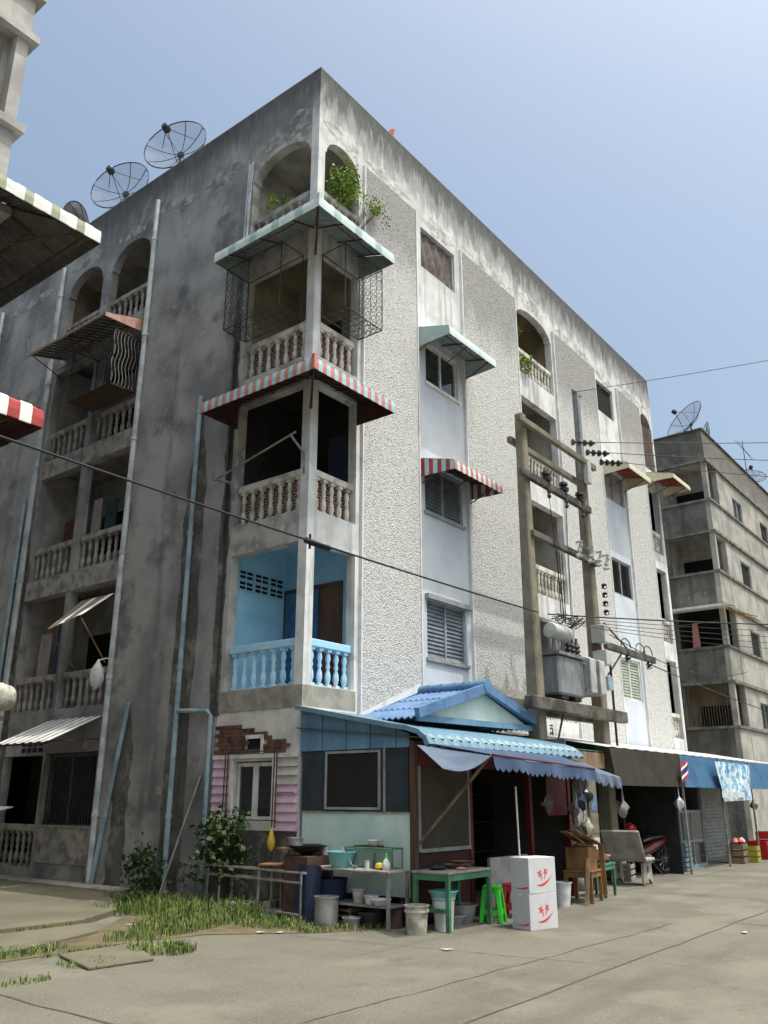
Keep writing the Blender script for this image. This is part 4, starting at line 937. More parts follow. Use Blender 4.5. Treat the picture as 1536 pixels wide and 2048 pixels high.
# ---------------------------------------------------------------- transformer platform and cables
def build_power():
    T = thing('transformer_platform', 'twin concrete pole platform carrying crossarms and a pole transformer', 'utility pole', (6.7, -1.5, 0))
    for x in (5.15, 8.15):
        mb = MB(); mb.hexa([(x-.17, -1.66, 0), (x+.17, -1.66, 0), (x+.17, -1.34, 0), (x-.17, -1.34, 0)], [(x-.1, -1.6, 9.72), (x+.1, -1.6, 9.72), (x+.1, -1.4, 9.72), (x-.1, -1.4, 9.72)])
        part('pole', mb, M['pole'], T, bevel=.03)
    for y in (-1.86, -1.33):
        mb = MB(); mb.box(4.35, 8.85, y, y+.19, 3.25, 3.5); part('platform_beam', mb, M['beam_dark'], T, bevel=.02)
    mb = MB(); mb.box(5.4, 7.9, -1.66, -1.34, 3.5, 3.54); part('deck', mb, M['beam_dark'], T)
    for (a, b, z, y, h) in ((4.75, 8.6, 9.45, -1.72, .14), (5.0, 8.4, 9.12, -1.33, .14), (4.72, 8.1, 8.2, -1.72, .16), (5.1, 8.3, 6.92, -1.7, .14)):
        mb = MB(); mb.box(a, b, y, y+.11, z-h/2, z+h/2); part('crossarm', mb, M['beam_dark' if z < 9 else 'pole'], T, bevel=.01)
    mb = MB(); mb.box(8.3, 11.3, -1.75, -1.64, 4.9, 5.06); part('crossarm', mb, M['beam_dark'], T, bevel=.01)
    for p, q in (((8.3, -1.7, 5.5), (9.6, -1.7, 5.05)), ((8.3, -1.7, 4.3), (9.2, -1.7, 4.9)), ((5.3, -1.7, 2.2), (5.9, -1.7, 3.25))):
        mb = MB(); mb.beam(p, q, .03); part('brace', mb, M['iron'], T)
    mb = MB(); mb.box(8.02, 8.16, -1.62, -1.48, 9.0, 11.4); mb.box(7.9, 8.4, -1.58, -1.52, 11.38, 11.42); part('steel_mast', mb, M['trafo'], T)
    # strain insulators, three strings of three discs
    for x in (6.9, 7.7, 8.5):
        mb = MB()
        for k in range(4):
            mb.lathe([(.02, -.03), (.085, -.02), (.07, .03), (.03, .05), (.02, .11)], 10, (x+.12+k*.11, -1.86-k*.10, 9.58), (.75, -.66, .05))
        part('insulator', mb, M['porcelain'], T, True)
    for x in (5.9, 6.75, 7.6):
        mb = MB(); mb.lathe([(.05, 0), (.12, .03), (.13, .1), (.06, .14), (.11, .18), (.1, .24), (.03, .27)], 10, (x, -1.66, 8.28)); part('insulator', mb, M['porcelain'], T, True)
        mb = MB(); mb.lathe([(.03, 0), (.05, .05), (.03, .1), (.05, .15), (.03, .22)], 8, (x-.1, -1.76, 7.86)); part('insulator', mb, M['porcelain'], T, True)
    for k in range(4):
        mb = MB(); mb.lathe([(.03, 0), (.075, .02), (.05, .06), (.075, .1), (.03, .13)], 8, (8.45, -1.72, 5.7+k*.21)); part('insulator', mb, M['porcelain'], T, True)
    # fuse cut-outs
    for x in (6.9, 7.5, 7.95, 8.35):
        mb = MB(); mb.lathe([(.03, 0), (.06, .04), (.035, .1), (.06, .16), (.035, .22), (.05, .3), (.02, .34)], 8, (x, -1.82, 6.75), (.1, -.3, 1)); mb.box(x-.02, x+.02, -1.95, -1.8, 7.08, 7.12); mb.box(x-.02, x+.02, -1.93, -1.8, 6.75, 6.79)
        part('fuse_cutout', mb, M['trafo_l'], T, True)
    for (z0, z1, m) in ((4.95, 5.35, 'trafo_l'), (4.45, 4.78, 'trafo_l'), (3.9, 4.2, 'pvc')):
        mb = MB(); mb.box(7.72, 7.98, -1.95, -1.62, z0, z1); part('meter_box', mb, M[m], T, bevel=.01)
    for (z0, z1) in ((4.78, 4.95), (4.25, 4.45)):
        mb = MB(); mb.box(7.7, 8.0, -1.72, -1.62, z0, z1); part('rust_band', mb, M['rust'], T)
    mb = MB(); mb.box(8.0, 8.2, -1.75, -1.64, 8.9, 9.5); part('number_plate', mb, M['trafo_l'], T)
    for x in (9.55, 10.9):
        mb = MB(); mb.lathe([(.04, 0), (.09, .03), (.05, .08), (.09, .12), (.04, .18)], 8, (x, -1.7, 4.72)); part('insulator', mb, M['porcelain'], T, True)
    # transformer
    t = thing('power_transformer', 'grey pole transformer with radiator fins and a conservator drum', 'transformer', (6.4, -1.52, 3.54))
    mb = MB(); mb.box(5.55, 6.7, -1.85, -1.2, 3.62, 4.42); part('tank', mb, M['trafo'], t, bevel=.04)
    mb = MB(); mb.box(5.5, 6.75, -1.9, -1.15, 4.42, 4.48); part('lid', mb, M['trafo'], t)
    mb = MB(); mb.box(5.7, 6.0, -1.8, -1.25, 3.54, 3.62); mb.box(6.3, 6.6, -1.8, -1.25, 3.54, 3.62); part('skid', mb, M['iron'], t)
    for x in (6.82, 7.3):
        mb = MB(); mb.box(x, x+.06, -1.95, -1.15, 3.72, 4.5); mb.box(x-.05, x+.22, -1.98, -1.93, 3.75, 4.48); part('radiator', mb, M['trafo_l'], t, bevel=.015)
    mb = MB(); mb.tube([(6.7, -1.8, 4.35), (7.5, -1.8, 4.35)], .04, 6); mb.tube([(6.7, -1.8, 3.85), (7.5, -1.8, 3.85)], .04, 6); part('header_pipe', mb, M['trafo'], t)
    mb = MB(); mb.lathe([(.02, -.4), (.15, -.38), (.17, -.34), (.17, .34), (.15, .38), (.02, .4)], 16, (5.82, -1.75, 4.9), (1, 0, 0)); part('conservator', mb, M['trafo_l'], t, True)
    mb = MB(); mb.tube([(6.0, -1.7, 4.45), (6.0, -1.75, 4.8)], .035, 6); mb.tube([(5.6, -1.7, 4.45), (5.6, -1.75, 4.8)], .035, 6); part('conservator_leg', mb, M['trafo'], t)
    for x in (6.3, 6.5, 6.7):
        mb = MB(); mb.lathe([(.06, 0), (.085, .05), (.05, .09), (.085, .14), (.05, .18), (.08, .23), (.03, .34), (.02, .42)], 10, (x, -1.72, 4.48)); part('bushing', mb, M['porcelain'], t, True)
    for x in (6.25, 6.45, 6.65):
        mb = MB(); mb.lathe([(.05, 0), (.06, .3), (.045, .34), (.05, .42), (.02, .46)], 9, (x, -1.35, 4.48)); part('bushing', mb, M['trafo'], t, True)
    # cables
    def wire(label, p, q, sag, r=.012, grp=None, n=24, m='cable', name='power_cable'):
        p, q = Vector(p), Vector(q); mb = MB()
        mb.tube([p+(q-p)*k/n-Vector((0, 0, 4*sag*(k/n)*(1-k/n))) for k in range(n+1)], r, 5)
        tag(put(name, mb.mesh(name, M[m], True)), label, 'cable', grp)
    wire('twisted black service cable crossing the alley to the pole', (-7.5, -1.5, 5.22), (5.1, -1.68, 5.22), .06, .016)
    mb = MB(); mb.tube([(-1.52, -1.5, 5.3), (-1.52, -1.5, 5.08)], .02, 5); mb.tube([(-1.62, -1.5, 5.19), (-1.3, -1.53, 5.16), (-1.1, -1.5, 5.18)], .045, 6); tag(put('cable_clamp', mb.mesh('cable_clamp', M['cable'])), 'splice clamp on the alley service cable', 'clamp')
    hv = 'high voltage lines to the right'
    for k, x in enumerate((6.9, 7.7, 8.5)):
        wire(['thin bare line leaving the top crossarm string closest to the left pole', 'thin bare line leaving the middle string of the top crossarm', 'thin bare line leaving the top crossarm string at the right pole'][k], (x+.45, -2.2, 9.6), (20+k*1.2, -13.5+k*.8, 11.6-k*.45), .25, .01, hv)
    wire('thin overhead earth wire rising from the steel mast', (8.1, -1.55, 11.42), (18.5, -14.2, 15.1), .2, .009)
    lv = 'low voltage bundle along the street'
    for k in range(5):
        wire('thin sagging black cable in the low voltage bundle' if k else 'thick black bundle cable, heaviest of the low voltage lines', (5.4+.1*k, -1.75-.03*k, 5.22-.03*k), (17.5+.3*k, -7.9+.2*k, 6.15-.09*k), .12+.05*k, .007 if k else .016, lv)
    wire('slack cable dropping from the side crossarm to the far shops', (10.9, -1.7, 4.85), (27, -2.0, 4.3), .1, .014)
    wire('slack cable crossing toward the next block balcony', (8.3, -1.7, 5.3), (24, -.6, 6.2), .5, .012)
    wire('thick cable running down the right pole', (8.42, -1.72, 4.9), (8.45, -1.72, .2), 0, .028)
    wire('thin dropper from the crossarm to the fuse cutouts', (7.6, -1.7, 8.1), (7.5, -1.8, 7.1), -.1, .008)
    wire('thin dropper beside the left pole to the transformer', (5.9, -1.7, 8.1), (6.3, -1.72, 4.9), .3, .008)
    wire('thin dropper down the middle to the transformer', (6.75, -1.7, 8.1), (6.5, -1.72, 4.9), .25, .008)
    for k in range(3):
        wire('black lead looping from the cable bundle to the transformer', (6.0+.12*k, -1.75, 6.7), (5.95+.1*k, -1.78, 5.2), .02, .012, 'transformer leads')
    mb = MB()
    for j in range(7):
        a, b, c = RND.uniform(0, 6), RND.uniform(.1, .28), RND.uniform(.05, .14)
        mb.tube([(5.75+.16*j+b*math.cos(a+t_*.6), -1.8+c*math.sin(t_*.9+j), 5.2+c*math.sin(a+t_*.8)) for t_ in range(11)], .012, 4)
    tag(put('cable_tangle', mb.mesh('cable_tangle', M['cable'])), 'tangle of black leads above the pole transformer', 'cable')
    for x0 in (9.5, 10.4, 10.9):
        mb = MB(); mb.tube([(x0+.3*math.cos(t), -1.7, 5.1+.2*math.sin(t)) for t in [q*.5 for q in range(9)]], .014, 5)
        tag(put('cable_loop', mb.mesh('cable_loop', M['cable'])), 'loop of cable over the side crossarm', 'cable', 'cable loops on the side crossarm')
build_power()

# ---------------------------------------------------------------- corner shop
def build_shop():
    H = thing('corner_shop', 'blue roofed street stall built against the block corner', 'shop', (0, -1.1, 0))
    # side wall: ribbed blue sheet above, dark screen, mint panel below
    n = 9; roofz = lambda y: (3.0+.2*y-.012) if y > -2.0 else 2.6-.012+.35*(y+2.0)
    for k in range(n):
        y0, y1 = -.02-k*.24, -.02-(k+1)*.24+.012
        mb = MB(); o = -.03-.012*(k % 2)
        mb.hexa([(o, y0, 2.34), (o, y1, 2.34), (o+.02, y1, 2.34), (o+.02, y0, 2.34)], [(o, y0, roofz(y0)), (o, y1, roofz(y1)), (o+.02, y1, roofz(y1)), (o+.02, y0, roofz(y0))])
        part('side_sheet', mb, M['sheet_b2'], H)
    scr = mat('dark_screen', sr(50, 60, 66), sr(40, 48, 54), 3, rough=.8)
    mb = MB(); mb.box(-.02, .02, -2.14, -.08, 1.45, 2.34); part('screen_panel', mb, scr, H)
    mb = MB(); mb.box(-.016, .016, -2.17, -.1, .35, 1.43); part('mint_panel', mb, M['mint'], H)
    mb = MB(); mb.box(-.03, .03, -2.18, -.1, 1.43, 1.455); part('sill_batten', mb, M['wood_g'], H)
    mb = MB(); a, b, c, d = -1.64, -.57, 1.48, 2.32; w = .035
    mb.box(-.045, -.021, a, a+w, c, d); mb.box(-.045, -.021, b-w, b, c, d); mb.box(-.045, -.021, a+w, b-w, c, c+w); mb.box(-.045, -.021, a+w, b-w, d-w, d)
    f = part('window', mb, M['frame_g'], H)
    mb = MB(); mb.box(-.028, -.021, a+w, b-w, c+w, d-w); part('pane', mb, mat('black_net', sr(34, 33, 32), rough=.85), f)
    mb = MB(); mb.box(-.04, -.021, -1.73, -1.70, 1.46, 2.34); part('mullion', mb, M['frame_g'], H)
    mb = MB(); mb.box(-.05, .04, -2.26, -2.18, 0, 2.42); part('corner_post', mb, M['bwood'], H)
    mb = MB(); mb.box(.04, 4.9, -2.27, -2.2, 2.08, 2.42); part('front_beam', mb, M['maroon'], H)
    # front: framed brown screen, then the open dark front
    mb = MB(); mb.box(.06, 1.36, -2.25, -2.235, .95, 2.07); part('front_screen', mb, mat('brown_screen', sr(78, 72, 62), sr(64, 60, 52), 3, rough=.85), H)
    mb = MB(); mb.box(.05, .09, -2.275, -2.251, .93, 2.08); mb.box(.09, 1.38, -2.275, -2.251, .92, .97); mb.box(1.34, 1.37, -2.275, -2.251, .97, 2.08); part('screen_frame', mb, M['frame_g'], H)
    mb = MB(); mb.box(.05, 1.38, -2.24, -2.2, .0, .91); part('front_dado', mb, mat('dark_red_board', sr(66, 40, 36), rough=.8), H)
    for x in (1.4, 3.3, 4.75):
        mb = MB(); mb.box(x, x+.09, -2.25, -2.16, 0, 2.08); part('front_post', mb, M['maroon'], H)
    mb = MB(); mb.box(3.95, 4.7, -2.24, -2.2, 1.35, 2.08); part('red_cloth_panel', mb, M['maroon'], H)
    mb = MB(); mb.box(.1, 4.9, -.32, -.26, 0, 2.9); part('back_wall', mb, mat('dark_brown_backing', sr(60, 52, 46), rough=.9), H)  # added dark wall hiding the pale facade, keeps the stall inside near black
    mb = MB(); mb.box(4.86, 4.9, -2.2, -.32, 0, 2.7); part('side_partition', mb, mat('grey_partition', sr(90, 86, 80), rough=.9), H)
    mb = MB()
    for z in (.7, 1.2, 1.7): mb.box(1.6, 4.6, -.75, -.35, z, z+.03)
    for x in (1.6, 3.1, 4.57): mb.box(x, x+.03, -.75, -.35, 0, 1.9)
    part('shelf_rack', mb, M['iron'], H)
    # curved roof sheets
    n = 21; x0 = -.12; w = 5.05/n
    for k in range(n):
        xa, xb = x0+k*w, x0+(k+1)*w-.004; o = .02*(k % 2 == 0)
        P = [(-.0, 3.0), (-1.2, 2.76), (-1.9, 2.62), (-2.2, 2.565), (-2.38, 2.51), (-2.5, 2.43), (-2.55, 2.34)]
        mb = MB(); rows = []
        for (y, z) in P:
            rows.append([(xa, y, z), (xa+w*.2, y-.018, z+.022), (xa+w*.45, y-.022, z+.028), (xb-w*.1, y, z+.004), (xb, y, z)])
        for i in range(len(P)-1):
            for j in range(4): mb.poly([rows[i][j], rows[i][j+1], rows[i+1][j+1], rows[i+1][j]])
        for j in range(4):
            a, b = rows[-1][j], rows[-1][j+1]; mb.poly([a, b, (b[0], b[1]+.05, b[2]-.012), (a[0], a[1]+.05, a[2]-.012)])
        part('roof_sheet', mb, M['sheet_b'], H, True)
    mb = MB(); mb.box(-.14, -.1, -.0, -2.3, 2.5, 2.52)
    mb = MB()
    P = [(.0, 3.02), (-1.2, 2.785), (-1.9, 2.65), (-2.2, 2.6), (-2.4, 2.54), (-2.52, 2.45), (-2.57, 2.35)]
    for i in range(6): mb.beam((-.13, P[i][0], P[i][1]), (-.13, P[i+1][0], P[i+1][1]), .05, .07)
    part('verge_trim', mb, M['sheet_b'], H)
    mb = MB(); mb.box(-.1, 4.9, -2.5, -.0, 2.44, 2.46); mb.v = [(x, y, z+(.1*(y+2.5) if True else 0)) for x, y, z in mb.v]; part('ceiling', mb, mat('dim_ceiling', sr(80, 78, 74), rough=.9), H)
    # small tiled gable
    rx, rz, yl, yf = 3.2, 3.5, -.0, -1.5
    for side, ex, ez in ((-1, 1.05, 2.9), (1, 5.2, 2.98)):
        for rrow in range(3):
            t0, t1 = rrow/3, (rrow+1)/3+.03
            for cidx in range(6):
                ya, yb = yl+(yf-yl)*cidx/6, yl+(yf-yl)*(cidx+1)/6
                mb = MB(); m_ = 6
                for q in range(m_):
                    pa, pb = q/m_, (q+1)/m_
                    wv = lambda p: .022*math.sin(p*2*math.pi*2)
                    f = lambda t, p: (rx+(ex-rx)*t, ya+(yb-ya)*p, rz+(ez-rz)*t+wv(p)+.03*(1-rrow/3)-.012*rrow)
                    mb.poly([f(t0, pa), f(t1, pa), f(t1, pb), f(t0, pb)])
                    a, b = f(t1, pa), f(t1, pb); mb.poly([a, b, (b[0], b[1], b[2]-.02), (a[0], a[1], a[2]-.02)])
                part('roof_tile', mb, M['tile_b'], H, True)
        for s in range(3):
            t0, t1 = s/3, (s+1)/3
            g = lambda t: Vector((rx+(ex-rx)*t, yf-.03, rz+(ez-rz)*t+.03)); mb = MB(); mb.beam(g(t0), g(t1*.995), .09, .16+.005*(s % 2)); part('barge_tile', mb, M['tile_b'], H)
    for k in range(5):
        ya = yl+(yf-yl)*k/5; mb = MB(); mb.tube([(rx, ya, rz+.08), (rx, ya-.29, rz+.08)], [.085, .1], 10); part('ridge_cap', mb, M['tile_b'], H, True)
    mb = MB(); mb.lathe([(.02, -.05), (.13, -.04), (.13, .04), (.02, .05)], 12, (rx, yf-.05, rz+.06), (0, 1, 0)); part('ridge_end', mb, M['tile_b'], H)
    mb = MB(); mb.prism([(1.3, -1.42, 2.88), (5.0, -1.42, 2.92), (rx, -1.42, rz-.02)], (0, .03, 0)); part('pediment', mb, M['mint'], H)
    mb = MB(); mb.beam((1.15, -1.46, 2.87), (5.15, -1.46, 2.93), .05, .1); part('pediment_beam', mb, M['sheet_b2'], H)
    mb = MB(); mb.prism([(1.36, -.075, 2.96), (1.36, -.075, 3.02), (3.2, -.075, 3.72), (3.3, -.075, 3.6)], (0, .004, 0)); part('flashing', mb, M['trim'], H)
    mb = MB(); mb.box(-.12, 1.36, -.03, -.013, 2.99, 3.05); part('flashing', mb, M['trim'], H)
    # canvas canopies
    def canopy(label, P, nu, nv, sag, val, m, sc=.16):
        r = thing('canvas_canopy', label, 'canopy', P[0])
        A, B, C, D = [Vector(p) for p in P]    # back-left, back-right, front-right, front-left
        f = lambda u, v: (A*(1-u)+B*u)*(1-v)+(D*(1-u)+C*u)*v-Vector((0, 0, sag*math.sin(math.pi*u)*math.sin(math.pi*v*.7)+.012*math.sin(u*23)*v))
        mb = MB()
        for i in range(nu):
            for j in range(nv):
                q = [f(i/nu, j/nv), f((i+1)/nu, j/nv), f((i+1)/nu, (j+1)/nv), f(i/nu, (j+1)/nv)]
                mb.poly(q); mb.poly([p-Vector((0, 0, .006)) for p in q[::-1]])
        part('sheet', mb, M[m], r, True)
        if val:
            L_ = (C-D).length; n = max(2, round(L_/sc)); mb = MB()
            for i in range(n):
                for k in range(4):
                    u0, u1 = (i+k/4)/n, (i+(k+1)/4)/n
                    d0, d1 = val*(.72+.28*math.sin(math.pi*k/4)), val*(.72+.28*math.sin(math.pi*(k+1)/4))
                    a, b = f(u0, 1), f(u1, 1); off = Vector((0, -.03+.02*math.sin(u0*20), 0))
                    mb.poly([a, b, b-Vector((0, 0, d1))+off, a-Vector((0, 0, d0))+off])
            part('scalloped_valance', mb, M[m], r, True)
        return r
    r = canopy('blue canvas canopy with scalloped valance hung from the stall roof', [(-.1, -2.52, 2.38), (3.9, -2.52, 2.36), (3.25, -3.5, 2.09), (.05, -3.5, 2.2)], 20, 6, .03, .2, 'tarp_b')
    mb = MB(); mb.beam((0, -2.28, 1.02), (.04, -3.48, 2.19), .03); part('prop_stick', mb, M['wood_d'], r)
    mb = MB(); mb.tube([(.05, -3.5, 2.2), (3.25, -3.5, 2.09)], .014, 5); part('front_bar', mb, M['maroon'], r)
    # drooping left flap
    mb = MB(); n = 8
    f = lambda u, v: Vector((-.34+.3*u, -2.53, 2.34))*(1-v)+(Vector((-.85, -3.3, 2.0))*(1-u)+Vector((.03, -3.48, 2.18))*u)*v-Vector((0, 0, .1*math.sin(math.pi*u)*v))
    for i in range(n):
        for j in range(n):
            q = [f(i/n, j/n), f((i+1)/n, j/n), f((i+1)/n, (j+1)/n), f(i/n, (j+1)/n)]; mb.poly(q); mb.poly([p-Vector((0, 0, .006)) for p in q[::-1]])
    part('drooping_flap', mb, M['tarp_b2'], r, True)
    canopy('faded blue canvas canopy end beyond the stall, closer to the poles', [(3.75, -2.5, 2.34), (4.9, -2.4, 2.3), (4.6, -3.35, 1.98), (3.3, -3.4, 2.08)], 10, 5, .02, .2, 'tarp_b2')
build_shop()

# ---------------------------------------------------------------- shop row further along
def build_row():
    H = thing('shop_row', 'row of lean-to street shops with a long sheet metal roof', 'shop', (12, -1.2, 0))
    n = 44
    for k in range(n):
        x0 = 6.35+k*.3; mb = MB(); o = .012*(k % 2)
        mb.hexa([(x0, 0-.08, 3.02+o), (x0+.3, -.08, 3.02+o), (x0+.3, -2.32, 2.62+o), (x0, -2.32, 2.62+o)], [(x0, -.08, 3.03+o), (x0+.3, -.08, 3.03+o), (x0+.3, -2.32, 2.63+o), (x0, -2.32, 2.63+o)])
        part('roof_sheet', mb, M['zinc'], H)
    for (a, b, m, nn) in ((6.6, 10.5, 'brown_fab', 4), (10.5, 19.5, 'sheet_b3', 5)):
        for i in range(nn):
            z0, z1 = 1.88+.73*i/nn, 1.88+.73*(i+1)/nn
            mb = MB(); yy = -2.42+.1*(z0-1.88)/.73; yy1 = -2.42+.1*(z1-1.88)/.73-.008
            mb.hexa([(a, yy, z0), (b, yy, z0), (b, yy+.015, z0), (a, yy+.015, z0)], [(a, yy1, z1), (b, yy1, z1), (b, yy1+.015, z1), (a, yy1+.015, z1)]); part('fascia_sheet', mb, M[m], H)
    for x in (10.45, 13.3, 16.0, 18.8):
        mb = MB(); mb.box(x, x+.045, -2.385, -2.34, 0, 2.6); part('post', mb, M['steel'], H)
    mb = MB(); mb.box(5.2, 19.8, -.5, -.42, 0, 2.9); part('back_wall', mb, M['dark_int'], H)
    mb = MB(); mb.box(14.9, 17.3, -1.25, -1.2, 0, 2.3); part('roller_shutter_base', mb, M['frame_g'], H)
    for k in range(23):
        mb = MB(); mb.box(14.95, 17.25, -1.275, -1.252, .06+k*.095, .145+k*.095); part('shutter_slat', mb, M['frame_g'], H)
    mb = MB(); mb.box(10.4, 10.46, -2.2, -.5, 0, 2.5); part('partition', mb, M['dark_int'], H)  # divider added to darken the inside of the row
    # green corrugated scrap and board above the canopy end
    for k in range(8):
        mb = MB(); x = 5.25+k*.16; mb.hexa([(x, -2.2, 2.52), (x+.15, -2.2, 2.52), (x+.15, -.1, 2.8), (x, -.1, 2.8)], [(x, -2.2, 2.535), (x+.15, -2.2, 2.535), (x+.15, -.1, 2.815), (x, -.1, 2.815)]); part('green_roof_sheet', mb, M['green_p'], H)
    mb = MB(); mb.box(5.1, 6.6, -2.2, -2.16, 2.2, 2.5); part('sign_board', mb, M['wood_d'], H)
M['sheet_b3'] = mat('deep_blue_sheet', sr(66, 108, 142), sr(54, 92, 124), 2, .4, .64, .5, spots=[(sr(90, 130, 160), 3, .6, .7, .4)])
build_row()

# ---------------------------------------------------------------- banner and flag
r = thing('hanging_banner', 'blue and white printed vinyl banner tied over the blue fascia', 'banner', (13.6, -2.5, 2.55))
bm_ = mat('banner_print', sr(206, 222, 230), sr(96, 156, 190), 3.2, .44, .58, .6, spots=[(sr(60, 120, 170), 5, .56, .62, .8), (sr(236, 240, 240), 7, .6, .64, .9)])
mb = MB(); n = 10
f = lambda u, v: Vector((-1.05+2.95*u+.35*v*(1-u), -.02-.04*math.sin(u*9+v*3)*v, -.02-.02*u-.98*v+.06*u*v))
for i in range(n):
    for j in range(6):
        q = [f(i/n, j/6), f((i+1)/n, j/6), f((i+1)/n, (j+1)/6), f(i/n, (j+1)/6)]; mb.poly(q); mb.poly([p+Vector((0, .006, 0)) for p in q[::-1]])
lpart('vinyl_sheet', mb, bm_, r, True)
mb = MB(); mb.box(-1.0, .9, -.05, -.044, -.9, -.76); mb.v = [(x, y-.05, z) for x, y, z in mb.v]; lpart('white_caption_bar', mb, M['white_pl'], r)
r = thing('small_flag', 'small red white and blue striped flag on the dark fascia', 'flag', (10.35, -2.5, 1.95))
cols = [('flag_red', sr(190, 40, 50)), ('flag_white', sr(230, 228, 226)), ('flag_blue', sr(50, 56, 110)), ('flag_white2', sr(230, 228, 226)), ('flag_red2', sr(190, 40, 50))]
zz = .36
for nm_, c_ in cols:
    h = .12 if 'blue' in nm_ else .06; mb = MB(); 
    for i in range(5):
        a, b = -.25+.1*i, -.15+.1*i; w1, w2 = .02*math.sin(i*1.3), .02*math.sin((i+1)*1.3); s1, s2 = .22*(i/5), .22*((i+1)/5)
        mb.poly([(a, w1, zz-h+s1), (b, w2, zz-h+s2), (b, w2, zz+s2), (a, w1, zz+s1)]); mb.poly([(a, w1+.004, zz+s1), (b, w2+.004, zz+s2), (b, w2+.004, zz-h+s2), (a, w1+.004, zz-h+s1)])
    lpart('stripe', mb, mat(nm_, c_, rough=.8), r); zz -= h
mb = MB(); mb.tube([(-.26, 0, -.1), (-.26, 0, .5)], .01, 5); lpart('flag_stick', mb, M['wood'], r)

# ---------------------------------------------------------------- street furniture and goods
def table(name, label, loc, rz, L, W, h, m, top, leg=.045, shelf=None, apron=True, splay=0):
    t = thing(name, label, 'table', loc, rz)
    mb = MB(); mb.box(-L/2, L/2, -W/2, W/2, h-.03, h); lpart('tabletop', mb, M[top], t, bevel=.006)
    for sx in (-1, 1):
        for sy in (-1, 1):
            a, b = sx*(L/2-.04), sy*(W/2-.04)
            mb = MB(); mb.beam((a+sx*splay, b+sy*splay, 0), (a, b, h-.03), leg); lpart('leg', mb, M[m], t)
    if apron:
        mb = MB(); mb.box(-L/2+.03, L/2-.03, -W/2+.015, -W/2+.04, h-.11, h-.031); lpart('apron', mb, M[m], t)
        mb = MB(); mb.box(-L/2+.03, L/2-.03, W/2-.04, W/2-.015, h-.11, h-.031); lpart('apron', mb, M[m], t)
        mb = MB(); mb.box(-L/2+.015, -L/2+.03, -W/2+.03, W/2-.03, h-.11, h-.031); lpart('apron', mb, M[m], t)
        mb = MB(); mb.box(L/2-.03, L/2-.015, -W/2+.03, W/2-.03, h-.11, h-.031); lpart('apron', mb, M[m], t)
    if shelf: mb = MB(); mb.box(-L/2+.05, L/2-.05, -W/2+.05, W/2-.05, shelf, shelf+.025); lpart('shelf', mb, M[m], t)
    return t
t = table('work_table', 'green painted wooden table with a cluttered pale top', (.32, -2.63, 0), 0, 1.1, .6, .72, 'green_p', 'wood_g', .055)
mb = MB(); mb.box(-.5, -.46, -.26, .26, .22, .27); lpart('stretcher', mb, M['green_p'], t); mb = MB(); mb.box(-.46, .46, .235, .275, .22, .27); lpart('stretcher', mb, M['green_p'], t)
table('kitchen_table', 'long weathered kitchen table against the mint stall panel', (-.34, -1.5, 0), math.pi/2, 1.45, .5, .72, 'steel', 'wood_g', .04, shelf=.26, apron=False)
def vessel(name, label, loc, prof, m, n=18, cat=None, extra=None, part_name='body'):
    t = thing(name, label, cat or name, loc); mb = MB(); mb.lathe(prof, n, cap=False); mb.lathe([(.001, prof[0][1]), (prof[0][0], prof[0][1])], n, cap=False); lpart(part_name, mb, M[m], t, True)
    return t
def shell(r0, r1, h, th=.008, rim=.012):
    return [(r0, 0), (r1, h), (r1+rim, h), (r1+rim, h+.012), (r1-th, h+.012), (r0-th, .015), (.001, .015)]
# on the long table
vessel('wash_basin', 'teal plastic wash basin on the long kitchen table', (-.42, -1.25, .72), shell(.13, .2, .2), 'teal_pl', cat='basin')
t = thing('dish_rack', 'low glass and steel dish cabinet behind the basin on the kitchen table', 'dish cabinet', (-.16, -1.55, .72))
mb = MB(); frame_box(mb, -.12, .1, -.5, .35, 0, .26, .01); lpart('frame', mb, M['green_p'], t)
mb = MB(); mb.box(-.115, -.11, -.49, .34, .02, .24); lpart('glass_front', mb, mat('green_glass', sr(120, 142, 134), rough=.2), t)
mb = MB(); mb.box(-.1, .08, -.2, .2, .265, .29); lpart('tray', mb, M['rust'], t)
t = thing('soap_bottle', 'white squeeze bottle with green cap on the kitchen table', 'bottle', (-.42, -2.05, .72)); mb = MB(); mb.lathe([(.045, 0), (.055, .02), (.055, .08), (.03, .13), (.018, .15)], 12); lpart('body', mb, M['white_pl'], t, True); mb = MB(); mb.lathe([(.018, .15), (.016, .18), (.006, .22)], 10); lpart('cap', mb, M['stool_g'], t, True)
t = thing('tin_can', 'small white tin beside the squeeze bottle', 'can', (-.46, -1.75, .72)); mb = MB(); mb.lathe([(.035, 0), (.035, .1)], 12); lpart('body', mb, M['white_pl'], t, True); mb = MB(); mb.lathe([(.037, .1), (.037, .108), (.03, .112)], 12); lpart('lid', mb, M['steel'], t, True)
t = thing('sauce_bottle', 'dark slim bottle beside the white tin', 'bottle', (-.36, -1.8, .72)); mb = MB(); mb.lathe([(.025, 0), (.027, .1), (.01, .15), (.01, .18)], 10); lpart('body', mb, M['glass'], t, True); mb = MB(); mb.lathe([(.012, .18), (.012, .2)], 8); lpart('cap', mb, M['black_pl'], t)
t = thing('yellow_sponge', 'yellow net scourer between can and bottle', 'sponge', (-.4, -1.92, .72)); mb = MB(); mb.lathe([(.04, 0), (.07, .03), (.06, .07), (.02, .09)], 10); lpart('net', mb, M['yellow_cl'], t, True)
t = thing('ladle', 'steel ladle leaning out of the teal basin', 'ladle', (-.45, -1.4, .73)); mb = MB(); mb.beam((0, -.1, 0), (.0, .12, .26), .025, .008); lpart('handle', mb, M['alum'], t); mb = MB(); mb.lathe([(.005, 0), (.04, .02), (.045, .04)], 10, (0, -.12, -.008)); lpart('bowl', mb, M['alum'], t, True)
